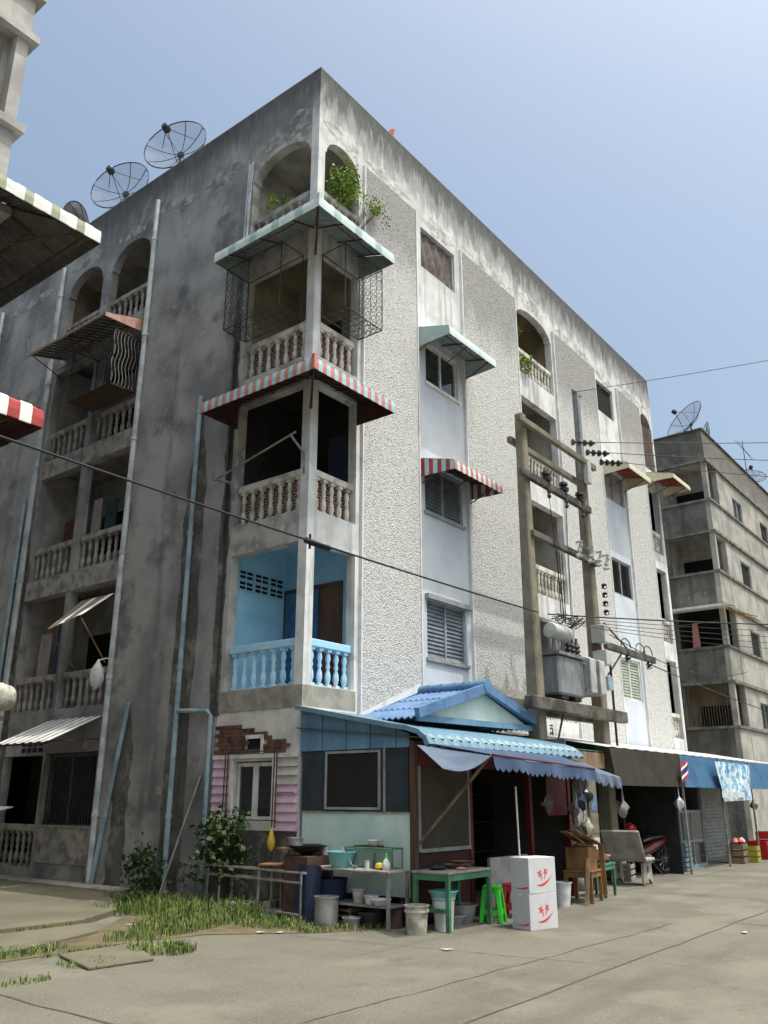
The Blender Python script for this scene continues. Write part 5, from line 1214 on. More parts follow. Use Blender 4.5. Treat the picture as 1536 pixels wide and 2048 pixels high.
# on the green table
t = thing('bamboo_tray', 'shallow bamboo trays of food on the green table', 'tray', (.45, -2.6, .72)); mb = MB(); mb.lathe([(.12, 0), (.2, .05), (.21, .055), (.19, .05), (.11, .01)], 16, (0, 0, 0)); lpart('tray', mb, M['wood_d'], t, True); mb = MB(); mb.lathe([(.1, 0), (.16, .07), (.17, .075), (.15, .06)], 16, (.3, .08, 0)); lpart('tray', mb, M['wood_d'], t, True)
t = thing('black_bag', 'crumpled black bag lying on the green table', 'bag', (.08, -2.55, .72)); mb = MB(); mb.lathe([(.08, 0), (.13, .03), (.1, .07), (.03, .09)], 9); lpart('body', mb, M['black_pl'], t, True)
t = thing('meat_pieces', 'pink scraps of meat on the green table top', 'food', (.3, -2.78, .72)); mb = MB(); mb.lathe([(.06, 0), (.08, .015), (.05, .03), (.01, .035)], 9); lpart('scrap', mb, M['cloth_pink'], t, True)
# under and beside the tables
t = vessel('paint_bucket', 'dirty white paint bucket standing before the green table', (-.52, -2.62, 0), shell(.125, .15, .33, rim=.018), 'bucket', cat='bucket'); mb = MB(); mb.lathe([(.153, .26), (.162, .262), (.162, .29), (.153, .292)], 18, cap=False); lpart('rim_band', mb, M['bucket'], t, True); mb = MB(); mb.lathe([(.001, .3), (.14, .3)], 16, cap=False); lpart('slops', mb, M['leaf'], t)
t = vessel('white_bucket', 'white bucket with a teal basin set on it under the green table', (-.02, -2.7, 0), shell(.12, .15, .38), 'white_pl', cat='bucket')
vessel('small_basin', 'teal basin resting on the white bucket', (-.02, -2.7, .34), shell(.14, .19, .13), 'teal_pl', cat='basin')
vessel('cooking_pot', 'tall dented aluminium pot standing under the kitchen table edge', (-.68, -1.22, 0), shell(.16, .165, .36), 'alum', cat='pot')
vessel('blue_bin', 'round blue rubbish drum behind the aluminium pot', (-.3, -.95, 0), shell(.2, .24, .55), 'blue_cloth', cat='bin')
vessel('dark_pot', 'black pot on the ground under the kitchen table', (-.35, -1.75, 0), shell(.16, .2, .18), 'black_pl', cat='pot')
vessel('white_bowl', 'white bowl on the shelf below the kitchen table', (-.45, -1.98, .285), shell(.08, .13, .07), 'white_pl', cat='bowl')
vessel('grey_pail', 'grey pail on the shelf of the kitchen table', (-.38, -1.55, .285), shell(.08, .1, .17), 'bucket', cat='pail')
vessel('plastic_tub', 'pale round tub on the kitchen table shelf between pail and bowl', (-.4, -1.78, .285), shell(.08, .1, .1), 'white_pl', cat='tub')
vessel('white_pail', 'white pail behind the stacked cartons', (3.35, -2.72, 0), shell(.12, .16, .34), 'white_pl', cat='pail')
mb = MB(); n = 10
f = lambda u, v: (-.62+.03*math.sin(u*9), -1.05+.5*u, .73*(1-v)+.01+.0*u)
for i in range(n):
    for j in range(4):
        mb.poly([f(i/n, j/4), f((i+1)/n, j/4), f((i+1)/n, (j+1)/4), f(i/n, (j+1)/4)])
        mb.poly([(p[0]+.01, p[1], p[2]) for p in (f(i/n, j/4), f(i/n, (j+1)/4), f((i+1)/n, (j+1)/4), f((i+1)/n, j/4))])
tag(put('blue_tarp', mb.mesh('blue_tarp', M['blue_cloth'], True)), 'navy cloth hanging off the end of the kitchen table', 'cloth')
# stove, wok, chair
t = thing('cook_stove', 'dark box stove with a black wok between bush and kitchen table', 'stove', (-.32, -.5, 0))
mb = MB(); mb.box(-.24, .24, -.24, .24, .0, .85); lpart('body', mb, M['rust'], t, bevel=.01); mb = MB(); mb.lathe([(.05, 0), (.2, .06), (.3, .14), (.29, .14), (.19, .07)], 18, (0, 0, .85)); lpart('wok', mb, M['black_pl'], t, True)
mb = MB(); mb.box(-.3, .05, .05, .35, .93, .95); lpart('board', mb, M['wood'], t)
t = thing('wooden_chair', 'old wooden chair with a pale seat beside the stove', 'chair', (-.3, .15, 0), rad(20))
mb = MB(); mb.box(-.2, .2, -.2, .2, .68, .71); lpart('seat', mb, M['wood'], t, bevel=.006)
for sx in (-1, 1):
    for sy in (-1, 1): mb = MB(); mb.beam((sx*.2, sy*.2, 0), (sx*.17, sy*.17, .68), .035); lpart('leg', mb, M['wood_d'], t)
mb = MB(); mb.beam((.16, -.2, .7), (.2, -.3, 1.0), .03); mb.beam((-.16, -.2, .7), (-.12, -.3, 1.0), .03); mb.box(-.16, .2, -.31, -.28, .9, 1.0); lpart('backrest', mb, M['wood_d'], t)
# metal frame, plank, vent block
t = thing('metal_frame', 'bare rusty steel table frame standing in the grass', 'frame', (-.6, .7, 0))
A, B = Vector((-.1, -1.45, 0)), Vector((.2, 1.45, 0)); off = Vector((.16, -.12, 0)); Hh = .64
mb = MB()
for d_ in (Vector((0, 0, 0)), off):
    for z in (Hh, Hh-.13): mb.beam(A+d_+Vector((0, 0, z)), B+d_+Vector((0, 0, z)), .022)
    mb.beam(A+d_+Vector((0, 0, .1)), B+d_+Vector((0, 0, .1)), .025)
mb.beam(A+Vector((0, 0, Hh)), A+off+Vector((0, 0, Hh)), .03); mb.beam(B+Vector((0, 0, Hh)), B+off+Vector((0, 0, Hh)), .03)
lpart('rail', mb, M['wood_g'], t)
for q in (0, .33, .66, 1):
    for d_ in (Vector((0, 0, 0)), off):
        p = A+(B-A)*q+d_; mb = MB(); mb.beam(p, p+Vector((0, 0, Hh)), .024); lpart('leg', mb, M['steel'], t)
mb = MB(); mb.beam((-.42, 2.75, 0), (-.04, 2.3, 2.0), .1, .03); tag(put('leaning_plank', mb.mesh('leaning_plank', M['wood_g'])), 'grey plank leaning on the alley wall by the corner', 'plank')
t = thing('cinder_block', 'grey concrete block under the metal frame', 'block', (-.3, .2, 0), .3)
mb = MB(); mb.box(-.2, .2, -.06, .06, 0, .05); mb.box(-.2, .2, -.06, .06, .14, .19)
for x in (-.2, -.035, .16): mb.box(x, x+.045, -.06, .06, .05, .14)
lpart('web', mb, M['concrete'], t)
# stools
def stool(label, loc, rz, m, h=.46):
    t = thing('plastic_stool', label, 'stool', loc, rz); a, b = .115, .17
    mb = MB(); mb.hexa([(-a-.01, -a-.01, h-.05), (a+.01, -a-.01, h-.05), (a+.01, a+.01, h-.05), (-a-.01, a+.01, h-.05)], [(-a, -a, h), (a, -a, h), (a, a, h), (-a, a, h)]); lpart('seat', mb, M[m], t, bevel=.015)
    for sx in (-1, 1):
        for sy in (-1, 1):
            mb = MB(); P = lambda q, w: [(sx*(q), sy*q, 0), (sx*(q-w), sy*q, 0), (sx*(q-w), sy*(q-w), 0), (sx*q, sy*(q-w), 0)]
            lo = [Vector(p) for p in P(b, .055)]; hi = [Vector(p)+Vector((0, 0, h-.045)) for p in P(a+.012, .075)]
            mb.hexa(lo, hi); lpart('leg', mb, M[m], t, bevel=.01)
    for s in (-1, 1):
        for (q, w_, z0, z1) in ((b-.045, b-.06, .1, .17), (a-.005, a-.05, h-.11, h-.049)):
            mb = MB(); mb.box(-w_, w_, s*q-.012, s*q+.012, z0, z1); lpart('skirt', mb, M[m], t)
            mb = MB(); mb.box(s*q-.012, s*q+.012, -w_, w_, z0, z1); lpart('skirt', mb, M[m], t)
stool('bright green plastic stool between the green table and the white cartons', (1.03, -2.82, 0), .35, 'stool_g', .48)
stool('red plastic stool half hidden behind the white cartons', (1.72, -2.75, 0), .2, 'stool_r', .46)
# cartons
def carton(label, loc, rz):
    t = thing('carton', label, 'carton', loc, rz); L_, W_, h = .52, .34, .44
    mb = MB(); mb.box(-L_/2, L_/2, -W_/2, W_/2, 0, h); lpart('box', mb, M['card'], t, bevel=.004)
    mb = MB(); mb.box(-L_/2-.002, L_/2+.002, -W_/2-.002, W_/2+.002, h-.2, h-.197) ; 
    mb = MB(); y = -W_/2-.003
    n = 12                                   # crescent smile
    for i in range(n):
        u0, u1 = i/n, (i+1)/n
        g = lambda u: (-.12+.3*u, .10+.11*u*u-.03*math.sin(math.pi*u)); th = lambda u: .028*math.sin(math.pi*min(1, u*1.02))+.003
        a, b = g(u0), g(u1); mb.poly([(a[0], y, a[1]), (b[0], y, b[1]), (b[0], y, b[1]+th(u1)), (a[0], y, a[1]+th(u0))])
    for (cx, cz, s, rt) in ((-.05, .235, 1.0, .35), (.06, .255, .9, -.15)):      # two blossom-like marks
        for k in range(5):
            t_ = rt+k*1.257+.9; c, s_ = math.cos(t_), math.sin(t_); l = (.062 if k in (0, 1) else .05)*s
            mb.poly([(cx, y, cz), (cx+c*l*.55-s_*l*.24, y, cz+s_*l*.55+c*l*.24), (cx+c*l, y, cz+s_*l), (cx+c*l*.55+s_*l*.24, y, cz+s_*l*.55-c*l*.24)])
    mb.poly([(-.03, y, .16), (-.015, y, .155), (.0, y, .205), (-.012, y, .21)]); mb.poly([(.03, y, .175), (.045, y, .18), (.05, y, .22), (.038, y, .22)])
    x = -L_/2-.003
    for i in range(8):                      # the smile carries on round the side
        u0, u1 = i/8, (i+1)/8; a, b = (W_/2-.04-W_*.8*u0, .06-.03*math.sin(2.2*u0)+.03*u0), (W_/2-.04-W_*.8*u1, .06-.03*math.sin(2.2*u1)+.03*u1)
        mb.poly([(x, a[0], a[1]), (x, b[0], b[1]), (x, b[0], b[1]+.02*u1+.003), (x, a[0], a[1]+.02*u0+.003)])
    lpart('red_print', mb, M['redprint'], t)
    mb = MB(); mb.box(-L_/2-.001, L_/2+.001, -.03, .03, h-.03, h+.0015); lpart('tape', mb, M['white_pl'], t)
carton('lower white carton with red blossom print on the street', (.9, -3.55, 0), rad(-16))
carton('upper white carton with red blossom print, stacked on another', (.905, -3.552, .442), rad(-15))
mb = MB(); mb.tube([(1.2, -3.2, 0), (1.16, -3.2, 1.8)], .014, 6); tag(put('white_pole', mb.mesh('white_pole', M['white_pl'])), 'thin white pole standing behind the stacked cartons', 'pole')
mb = MB(); mb.box(1.45, 2.6, -2.55, -2.5, .0, .8); tag(put('grey_board', mb.mesh('grey_board', M['frame_g'])), 'grey board screening the stall front behind the stools', 'board')
# wooden bench-table with planks
t = table('wooden_stand', 'orange brown wooden stand loaded with loose planks', (4.1, -2.75, 0), .15, .62, .5, .5, 'wood', 'wood', .055)
mb = MB(); mb.box(-.26, .24, -.2, .2, .5, .86); lpart('crate_body', mb, M['wood'], t, bevel=.006)
for k, (a, b, c) in enumerate((((-.7, -.1, 1.15), (.4, -.05, .88), 'wood_d'), ((-.65, .08, 1.12), (.35, .1, .9), 'wood'), ((-.5, -.2, 1.06), (.3, -.22, .89), 'wood'))):
    mb = MB(); mb.beam(a, b, .12, .022); lpart('loose_plank', mb, M[c], t)
mb = MB(); mb.beam((.3, -.27, .1), (.28, -.26, .88), .09, .02); lpart('loose_plank', mb, M['wood'], t)
mb = MB(); mb.beam((-.55, -.2, 0), (-.3, -.2, .7), .06, .03); lpart('loose_plank', mb, M['wood_d'], t)
t = table('green_side_table', 'small dark green table beside the concrete bench', (5.05, -2.62, 0), .1, .6, .42, .55, 'green_p', 'green_p', .045)
t = thing('rag_pile', 'pile of dark rags and tools on the small green table', 'rags', (5.0, -2.62, .55)); mb = MB(); mb.lathe([(.2, 0), (.22, .06), (.14, .16), (.05, .22)], 9); lpart('heap', mb, M['cloth_red'], t, True); mb = MB(); mb.box(-.1, .25, -.15, .1, .1, .13); lpart('board', mb, M['wood_g'], t)
# concrete bench with round cut-outs
t = thing('concrete_bench', 'grey moulded concrete bench with a round hole in its side', 'bench', (7.5, -2.2, 0), .1)
for y in (-.32, .28):
    mb = MB(); n = 16; outer = []
    side = [(-.32, 0), (-.2, 0), (-.14, .1), (.14, .1), (.2, 0), (.32, 0), (.26, .44), (-.26, .44)]
    cx, cz, rr = 0, .27, .09
    ring = [(cx+rr*math.cos(2*math.pi*k/n), cz+rr*math.sin(2*math.pi*k/n)) for k in range(n)]
    # outline resampled by angle so that it can be bridged to the hole
    def ray_out(t_):
        best = 9; dx, dz = math.cos(t_), math.sin(t_)
        for i in range(len(side)):
            (x1, z1), (x2, z2) = side[i], side[(i+1) % len(side)]; ex, ez = x2-x1, z2-z1; den = dx*ez-dz*ex
            if abs(den) < 1e-9: continue
            q = ((x1-cx)*ez-(z1-cz)*ex)/den; s = ((x1-cx)*dz-(z1-cz)*dx)/den
            if q > 0 and -1e-6 <= s <= 1+1e-6: best = min(best, q)
        return (cx+dx*best, cz+dz*best)
    N_ = 40; o_ = [ray_out(2*math.pi*k/N_) for k in range(N_)]; i_ = [(cx+rr*math.cos(2*math.pi*k/N_), cz+rr*math.sin(2*math.pi*k/N_)) for k in range(N_)]
    for k in range(N_):
        a, b, c, d = o_[k], o_[(k+1) % N_], i_[(k+1) % N_], i_[k]
        for yy in (y, y+.05): mb.poly([(a[0], yy, a[1]), (b[0], yy, b[1]), (c[0], yy, c[1]), (d[0], yy, d[1])])
        mb.poly([(a[0], y, a[1]), (b[0], y, b[1]), (b[0], y+.05, b[1]), (a[0], y+.05, a[1])]); mb.poly([(c[0], y, c[1]), (d[0], y, d[1]), (d[0], y+.05, d[1]), (c[0], y+.05, c[1])])
    lpart('side_slab', mb, M['concrete'], t)
mb = MB(); mb.box(-.3, .3, -.4, .42, .44, .5); lpart('seat', mb, M['concrete'], t, bevel=.015)
mb = MB(); mb.hexa([(-.36, -.4, .48), (-.30, -.4, .48), (-.30, .42, .48), (-.36, .42, .48)], [(-.62, -.38, 1.02), (-.57, -.38, 1.04), (-.57, .4, 1.04), (-.62, .4, 1.02)]); lpart('backrest', mb, M['concrete'], t, bevel=.02)

# motorbike
M['cowl'] = mat('bright_red_cowl', sr(178, 30, 38), rough=.3, spec=.6)
def motorbike():
    t = thing('motorbike', 'parked dark red motorbike beside the concrete bench', 'motorbike', (9.7, -1.62, 0), rad(160))
    # local x forward; wheels at x = -.62 and .63
    for x in (-.62, .63):
        mb = MB(); R0, r0 = .255, .045
        for i in range(22):
            for j in range(6):
                f = lambda a, b: (x+(R0+r0*math.cos(2*math.pi*b/6))*math.cos(2*math.pi*a/22), r0*math.sin(2*math.pi*b/6), .3+(R0+r0*math.cos(2*math.pi*b/6))*math.sin(2*math.pi*a/22))
                mb.poly([f(i, j), f(i+1, j), f(i+1, j+1), f(i, j+1)])
        w = lpart('wheel', mb, M['rubber'], t, True)
        mb = MB()
        for k in range(10): a = 2*math.pi*k/10; mb.tube([(x, 0, .3), (x+.22*math.cos(a), 0, .3+.22*math.sin(a))], .006, 4)
        mb.lathe([(.05, -.05), (.05, .05)], 10, (x, 0, .3), (0, 1, 0)); mb.lathe([(.215, -.02), (.225, -.02), (.225, .02), (.215, .02), (.215, -.02)], 22, (x, 0, .3), (0, 1, 0), cap=False); lpart('rim', mb, M['alum'], w)
    mb = MB()
    S_ = [(-.75, .84, .05), (-.5, .80, .11), (-.2, .74, .13), (.05, .66, .13), (.2, .5, .12)]
    prev = None
    def ring(x, z, w, h): return [Vector((x, w*math.cos(a), z+h*math.sin(a))) for a in [2*math.pi*k/10 for k in range(10)]]
    secs = [ring(-.82, .74, .03, .03), ring(-.6, .68, .1, .1), ring(-.3, .6, .14, .14), ring(0, .5, .14, .14), ring(.2, .45, .1, .1)]
    for a, b in zip(secs, secs[1:]):
        for k in range(10): mb.poly([a[k], a[(k+1) % 10], b[(k+1) % 10], b[k]])
    lpart('body', mb, M['moto_red'], t, True)
    mb = MB(); secs = [ring(-.72, .8, .06, .03), ring(-.45, .79, .12, .05), ring(-.1, .76, .13, .055), ring(.1, .7, .08, .04)]
    for a, b in zip(secs, secs[1:]):
        for k in range(10): mb.poly([a[k], a[(k+1) % 10], b[(k+1) % 10], b[k]])
    lpart('seat', mb, M['black_pl'], t, True)
    mb = MB(); mb.prism([(.2, -.2, .25), (.34, -.22, .35), (.44, -.2, .8), (.3, -.16, .75)], (0, .4, 0)); lpart('leg_shield', mb, M['black_pl'], t, bevel=.03)
    mb = MB(); secs = [ring(.3, .98, .1, .08), ring(.42, 1.0, .14, .12), ring(.5, .98, .1, .1), ring(.54, .97, .05, .05)]
    for a, b in zip(secs, secs[1:]):
        for k in range(10): mb.poly([a[k], a[(k+1) % 10], b[(k+1) % 10], b[k]])
    lpart('headlight_cowl', mb, M['cowl'], t, True)
    mb = MB(); mb.tube([(.3, -.33, 1.06), (.36, -.12, 1.05), (.36, .12, 1.05), (.3, .33, 1.06)], .016, 6); lpart('handlebar', mb, M['black_pl'], t)
    for s in (-1, 1): mb = MB(); mb.tube([(.33, s*.25, 1.06), (.36, s*.34, 1.2)], .008, 4); mb.lathe([(.01, -.01), (.055, 0), (.01, .012)], 8, (.35, s*.35, 1.23), (1, 0, 0)); lpart('mirror', mb, M['black_pl'], t)
    mb = MB(); mb.tube([(.42, -.08, .9), (.63, -.08, .3)], .022, 6); mb.tube([(.42, .08, .9), (.63, .08, .3)], .022, 6); lpart('fork', mb, M['alum'], t)
    mb = MB()
    for k in range(8):
        a0, a1 = .3+k*.28, .3+(k+1)*.28; R_ = .35
        mb.poly([(.63+R_*math.cos(a0), -.06, .3+R_*math.sin(a0)), (.63+R_*math.cos(a1), -.06, .3+R_*math.sin(a1)), (.63+R_*math.cos(a1), .06, .3+R_*math.sin(a1)), (.63+R_*math.cos(a0), .06, .3+R_*math.sin(a0))])
    lpart('front_mudguard', mb, M['moto_red'], t, True)
    mb = MB(); mb.lathe([(.1, -.14), (.12, -.1), (.12, .1), (.1, .14)], 12, (.02, 0, .34), (0, 1, 0)); mb.box(-.1, .2, -.1, .1, .26, .42); lpart('engine', mb, M['alum'], t)
    mb = MB(); mb.tube([(.05, -.15, .24), (-.35, -.16, .24), (-.75, -.17, .34)], [.025, .04, .05], 8); lpart('exhaust', mb, M['alum'], t, True)
    mb = MB(); mb.beam((-.05, .1, .32), (-.62, .1, .3), .04); mb.beam((-.05, -.1, .32), (-.62, -.1, .3), .04); mb.tube([(-.62, .11, .32), (-.5, .11, .64)], .025, 6); mb.tube([(-.62, -.11, .32), (-.5, -.11, .64)], .025, 6); lpart('swingarm', mb, M['iron'], t)
    mb = MB(); mb.box(-.86, -.8, -.06, .06, .68, .76); lpart('tail_light', mb, M['moto_red'], t, bevel=.01)
    mb = MB(); mb.beam((-.8, 0, .66), (-.98, 0, .42), .16, .012, up=(0, 1, 0)); lpart('rear_mudguard', mb, M['black_pl'], t); mb = MB(); mb.beam((-.99, -.0, .46), (-1.0, -.0, .34), .015, .2, up=(0, 1, 0)); lpart('number_plate', mb, M['white_pl'], t)
    mb = MB(); mb.tube([(-.1, .12, .25), (-.2, .3, .01)], .012, 5); lpart('side_stand', mb, M['iron'], t)
motorbike()

# goods below the fascias
def cabinet(label, loc, L_, W_, h, m, rz=0, glass=True, nm='display_cabinet'):
    t = thing(nm, label, 'cabinet', loc, rz); mb = MB()
    mb.box(-L_/2, L_/2, -W_/2, W_/2, 0, .08); mb.box(-L_/2, L_/2, -W_/2, W_/2, h-.06, h); mb.box(-L_/2, L_/2, W_/2-.03, W_/2, .08, h-.06)
    for x in (-L_/2, -.02, L_/2-.04): mb.box(x, x+.04, -W_/2, -W_/2+.04, .08, h-.06)
    mb.box(-L_/2, -L_/2+.02, -W_/2+.04, W_/2-.03, .08, h-.06); mb.box(L_/2-.02, L_/2, -W_/2+.04, W_/2-.03, .08, h-.06); mb.box(-L_/2+.04, L_/2-.04, -W_/2, -W_/2+.03, h*.45, h*.45+.04)
    lpart('carcass', mb, M[m], t)
    for (a, b) in ((-L_/2+.04, -.02), (.02, L_/2-.04)): mb = MB(); mb.box(a, b, -W_/2+.015, -W_/2+.02, .08, h-.06); lpart('door_pane', mb, M['glass'] if glass else M[m], t)
    mb = MB(); mb.box(-L_/2+.03, L_/2-.03, -W_/2+.05, W_/2-.04, h*.3, h*.3+.02); mb.box(-L_/2+.03, L_/2-.03, -W_/2+.05, W_/2-.04, h*.68, h*.68+.02); lpart('shelf', mb, M[m], t)
    return t
cabinet('blue grey glazed display cabinet under the blue fascia', (12.4, -1.55, 0), 1.7, .55, 1.35, 'cabinet')
cabinet('grey steel cabinet deep in the shop behind the motorbike', (8.6, -.85, 0), 1.2, .5, 1.3, 'frame_g', 0, False, 'steel_cabinet')
t = thing('postered_post', 'square concrete post pasted with notices at the canopy end', 'post', (6.0, -2.0, 0))
mb = MB(); mb.box(-.17, .17, -.17, .17, 0, 2.5); lpart('post', mb, M['pole'], t, bevel=.015)
mb = MB(); mb.box(-.14, .12, -.178, -.171, 1.4, 1.68); lpart('blue_poster', mb, mat('blue_poster', sr(60, 84, 120), sr(110, 130, 150), 8, rough=.6), t)
mb = MB(); mb.box(-.1, .14, -.178, -.171, 1.0, 1.15); lpart('brown_notice', mb, M['wood_d'], t); mb = MB(); mb.box(-.14, .14, -.178, -.171, .68, .92); lpart('white_notice', mb, M['white_pl'], t)
t = thing('white_appliance', 'low white appliance standing beside the postered post', 'appliance', (6.45, -1.6, 0)); mb = MB(); mb.box(-.25, .25, -.25, .25, 0, .8); lpart('body', mb, M['bucket'], t, bevel=.02); mb = MB(); mb.box(-.2, .2, -.262, -.251, .1, .7); lpart('door', mb, M['white_pl'], t)
RB = [('white_pl', 'white'), ('bucket', 'grey'), ('cloth_grey', 'dull grey'), ('teal_pl', 'teal'), ('board', 'cream')]
sacks = [(5.6, -1.2, 0, .28, .5), (5.7, -1.9, .0, .2, .42), (5.2, -1.5, .4, .24, .42), (7.4, -1.0, 0, .3, .55), (7.9, -.95, .0, .26, .7), (7.7, -1.0, .9, .3, .5), (9.2, -.9, 1.3, .3, .35), (9.7, -.95, 1.3, .26, .3)]
labs = ['lumpy white sack beside the cream vending case', 'grey bundle on the ground by the small green table', 'dull grey bundle hanging at the stall end', 'white sack behind the concrete bench', 'cream sack against the shop back wall', 'white bundle piled above the sacks behind the bench', 'pale bundle on top of the steel cabinet', 'small cream bundle on the steel cabinet end']
for k, ((x, y, z, R_, h), lb) in enumerate(zip(sacks, labs)):
    t = thing('goods_sack', lb, 'sack', (x, y, z)); mb = MB()
    mb.lathe([(R_*.7, 0), (R_, h*.2), (R_*(.9+.1*math.sin(k)), h*.55), (R_*.6, h*.9), (R_*.15, h)], 9); lpart('sack', mb, M[RB[k % 5][0]] if k not in (1, 2) else M['cloth_grey'], t, True)
def crate(label, loc, m, rz=0, L_=.5, W_=.36, h=.3):
    t = thing('crate', label, 'crate', loc, rz)
    for k in range(3):
        for s in (-1, 1):
            mb = MB(); mb.box(-L_/2, L_/2, s*W_/2-.008, s*W_/2+.008, .02+k*h/3, h/3-.02+k*h/3); lpart('slat', mb, M[m], t)
            mb = MB(); mb.box(s*L_/2-.008, s*L_/2+.008, -W_/2+.01, W_/2-.01, .02+k*h/3, h/3-.02+k*h/3); lpart('slat', mb, M[m], t)
    mb = MB(); mb.box(-L_/2, L_/2, -W_/2, W_/2, 0, .018); lpart('base', mb, M[m], t)
    for sx in (-1, 1):
        for sy in (-1, 1): mb = MB(); mb.box(sx*(L_/2-.03)-.015, sx*(L_/2-.03)+.015, sy*(W_/2-.024)-.012, sy*(W_/2-.024)+.012, .018, h); lpart('corner_post', mb, M[m], t)
M['olive'] = mat('olive_plastic', sr(150, 150, 60), rough=.5); M['crate_red'] = mat('red_crate', sr(176, 40, 40), rough=.5)
crate('brown wooden crate near the shutter', (14.75, -2.15, 0), 'wood_d', .1, .6, .4, .5); crate('olive plastic crate beside the brown crate', (15.3, -2.35, 0), 'olive', .1, .45, .36, .42)
crate('red plastic crate at the far end of the shops', (16.9, -2.2, 0), 'crate_red', 0, .8, .5, .5); crate('second red crate behind the far shop post', (18.2, -2.0, 0), 'crate_red', .2, .8, .5, .7)
t = thing('vegetable_heap', 'heap of red and green produce on the brown crate', 'vegetables', (14.75, -2.15, .48))
for (dx, dy, m) in ((-.15, 0, 'cloth_pink'), (.1, .05, 'stool_g'), (.0, -.1, 'stool_r'), (.2, -.08, 'white_pl')): mb = MB(); mb.lathe([(.05, 0), (.1, .05), (.08, .11), (.02, .15)], 8, (dx, dy, 0)); lpart('produce', mb, M[m], t, True)
t = thing('sack_truck', 'dark folded trolley leaning in the far shop', 'trolley', (17.8, -1.6, 0)); mb = MB(); mb.tube([(-.2, 0, .1), (-.2, .3, 1.2), (.2, .3, 1.2), (.2, 0, .1)], .02, 6); mb.box(-.25, .25, -.25, .05, .05, .08); lpart('frame', mb, M['cabinet'], t)
for s in (-1, 1): mb = MB(); mb.lathe([(.1, -.02), (.1, .02)], 12, (s*.27, .05, .1), (1, 0, 0)); lpart('wheel', mb, M['rubber'], t)
for k, (x, y, z, m, lb) in enumerate([(7.1, -2.3, 1.45, 'cloth_grey', 'grey bag hanging under the brown fascia by its left post'), (10.2, -2.35, 1.55, 'white_pl', 'white bag hanging under the small flag'), (5.2, -2.3, 1.6, 'blue_cloth', 'dark cloth hanging under the faded canopy end'), (4.72, -2.42, 1.35, 'white_pl', 'white plastic bag tied to the maroon stall post'), (4.95, -2.5, 1.15, 'bucket', 'grey plastic bag in the bunch by the maroon stall post'), (4.5, -2.48, 1.5, 'cloth_grey', 'dull bag hung beside the maroon panel'), (5.5, -2.2, 1.2, 'bucket', 'dirty pale bag hanging between stall post and postered post'), (5.35, -2.35, 1.7, 'black_pl', 'black bag hanging near the faded canopy end'), (16.3, -2.3, 1.5, 'cloth_grey', 'grey bag hanging by the banner corner')]):
    t = thing('hanging_bag', lb, 'bag', (x, y, z)); mb = MB(); mb.lathe([(.04, -.16), (.08, -.1), (.09, -.02), (.06, .06), (.02, .12), (.006, .4)], 9); mb.v = [(vx*(1+.5*math.sin(37*vy+11*vz+k)), vy*(1+.5*math.sin(41*vx+17*vz+2*k)), vz+.03*math.sin(50*vx)) for vx, vy, vz in mb.v]; lpart('bag', mb, M[m], t, True)
# scraps on the ground
for k, (x, y) in enumerate([(-1.7, -1.0), (-1.55, -1.2), (-2.3, .9), (-4.9, 2.2), (-1.3, -3.6), (2.1, -5.9)]):
    mb = MB(); a = RND.uniform(0, 3); s = .06+.03*RND.random(); mb.prism([(x+s*math.cos(a), y+s*math.sin(a), .012), (x-s*math.sin(a)*.6, y+s*math.cos(a)*.6, .012), (x-s*math.cos(a), y-s*math.sin(a), .02), (x+s*math.sin(a)*.5, y-s*math.cos(a)*.5, .012)], (0, 0, .006))
    tag(put('paper_scrap', mb.mesh('paper_scrap', M['white_pl'])), 'small white paper scrap on the ground', 'litter', 'paper scraps on the ground')

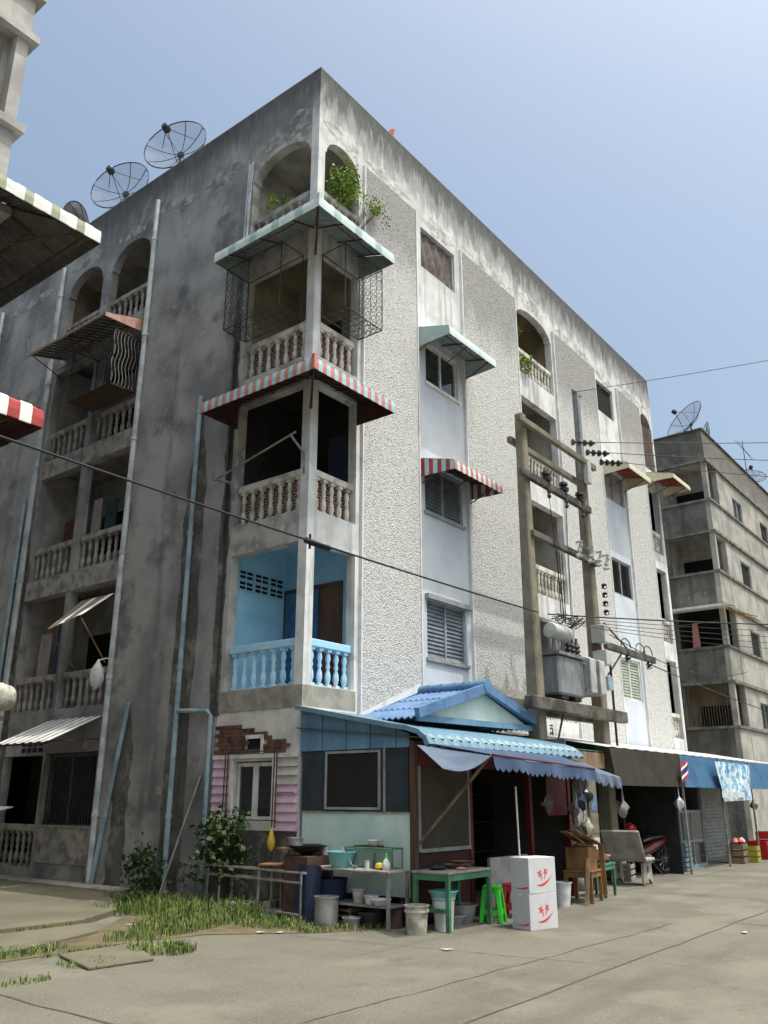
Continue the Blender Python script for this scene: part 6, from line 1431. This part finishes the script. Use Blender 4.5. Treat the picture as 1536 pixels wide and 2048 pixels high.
# more of the clutter round the stall
vessel('enamel_bowl', 'stack of white bowls on top of the dish cabinet', (-.16, -1.62, 1.012), shell(.06, .09, .06), 'white_pl', cat='bowl')
vessel('stock_pot', 'blackened stock pot beside the wok on the stove', (-.42, -.36, .95), shell(.1, .11, .13), 'alum', cat='pot')
vessel('plastic_jar', 'pale plastic jar at the wall end of the stove', (-.12, -.68, .85), shell(.05, .055, .14), 'white_pl', cat='jar')
vessel('red_basin', 'dull grey basin on the ground under the green table', (.45, -2.5, 0), shell(.14, .2, .12), 'frame_g', cat='basin')
vessel('grey_tub', 'grey washing tub behind the green table legs', (.75, -2.45, 0), shell(.18, .24, .22), 'frame_g', cat='tub')
vessel('oil_tin', 'rusty square-shouldered oil tin under the kitchen table', (-.25, -2.05, 0), shell(.11, .11, .24), 'rust', cat='tin')
vessel('lid_pot', 'small dull pot on the ground in front of the kitchen table', (-.62, -1.62, 0), shell(.1, .12, .12), 'alum', cat='pot')
crate('dark wooden crate under the stove end of the kitchen table', (-.3, -1.3, 0), 'wood_d', 1.5, .36, .3, .22)
crate('cream plastic basket under the metal frame', (-.35, .75, 0), 'board', .2, .36, .26, .16)
crate('pale wooden crate beside the concrete bench', (8.1, -1.75, 0), 'wood_g', .2, .5, .4, .34)
crate('blue grey crate in front of the display cabinet', (11.2, -1.9, 0), 'cabinet', .05, .5, .36, .32)
crate('upper blue grey crate, stacked before the display cabinet', (11.22, -1.9, .325), 'cabinet', .12, .5, .36, .32)
for k, (x, y, z, lb) in enumerate([(7.95, -.95, .0, 'white foam box low in the stack behind the bench'), (7.97, -.97, .42, 'white foam box on top of the stack behind the bench')]):
    t = thing('foam_box', lb, 'foam box', (x+.55, y-.4, z), .1*k); mb = MB(); mb.box(-.3, .3, -.2, .2, 0, .34); lpart('box', mb, M['board'], t, bevel=.02); mb = MB(); mb.box(-.31, .31, -.21, .21, .34, .415); lpart('lid', mb, M['white_pl'], t, bevel=.015)
t = thing('wall_fan', 'grey round fan hung on the maroon stall panel', 'fan', (3.7, -2.36, 1.55))
mb = MB()
for q in (.05, .1, .15): mb.tube([(q*math.cos(a), -.05+.1*q, q*math.sin(a)) for a in [2*math.pi*i/20 for i in range(21)]], .005, 4, cap=False)
for i in range(12): a = 2*math.pi*i/12; mb.tube([(0, -.05, 0), (.15*math.cos(a), -.035, .15*math.sin(a))], .004, 4)
lpart('guard', mb, M['steel'], t)
mb = MB()
for i in range(3):
    a = 2*math.pi*i/3; mb.poly([(0, -.02, 0), (.13*math.cos(a), -.03, .13*math.sin(a)), (.13*math.cos(a+.7), -.01, .13*math.sin(a+.7))])
lpart('blades', mb, M['teal_pl'], t); mb = MB(); mb.lathe([(.04, 0), (.05, .04), (.03, .12)], 10, (0, -.02, 0), (0, 1, 0)); lpart('motor', mb, M['frame_g'], t, True)
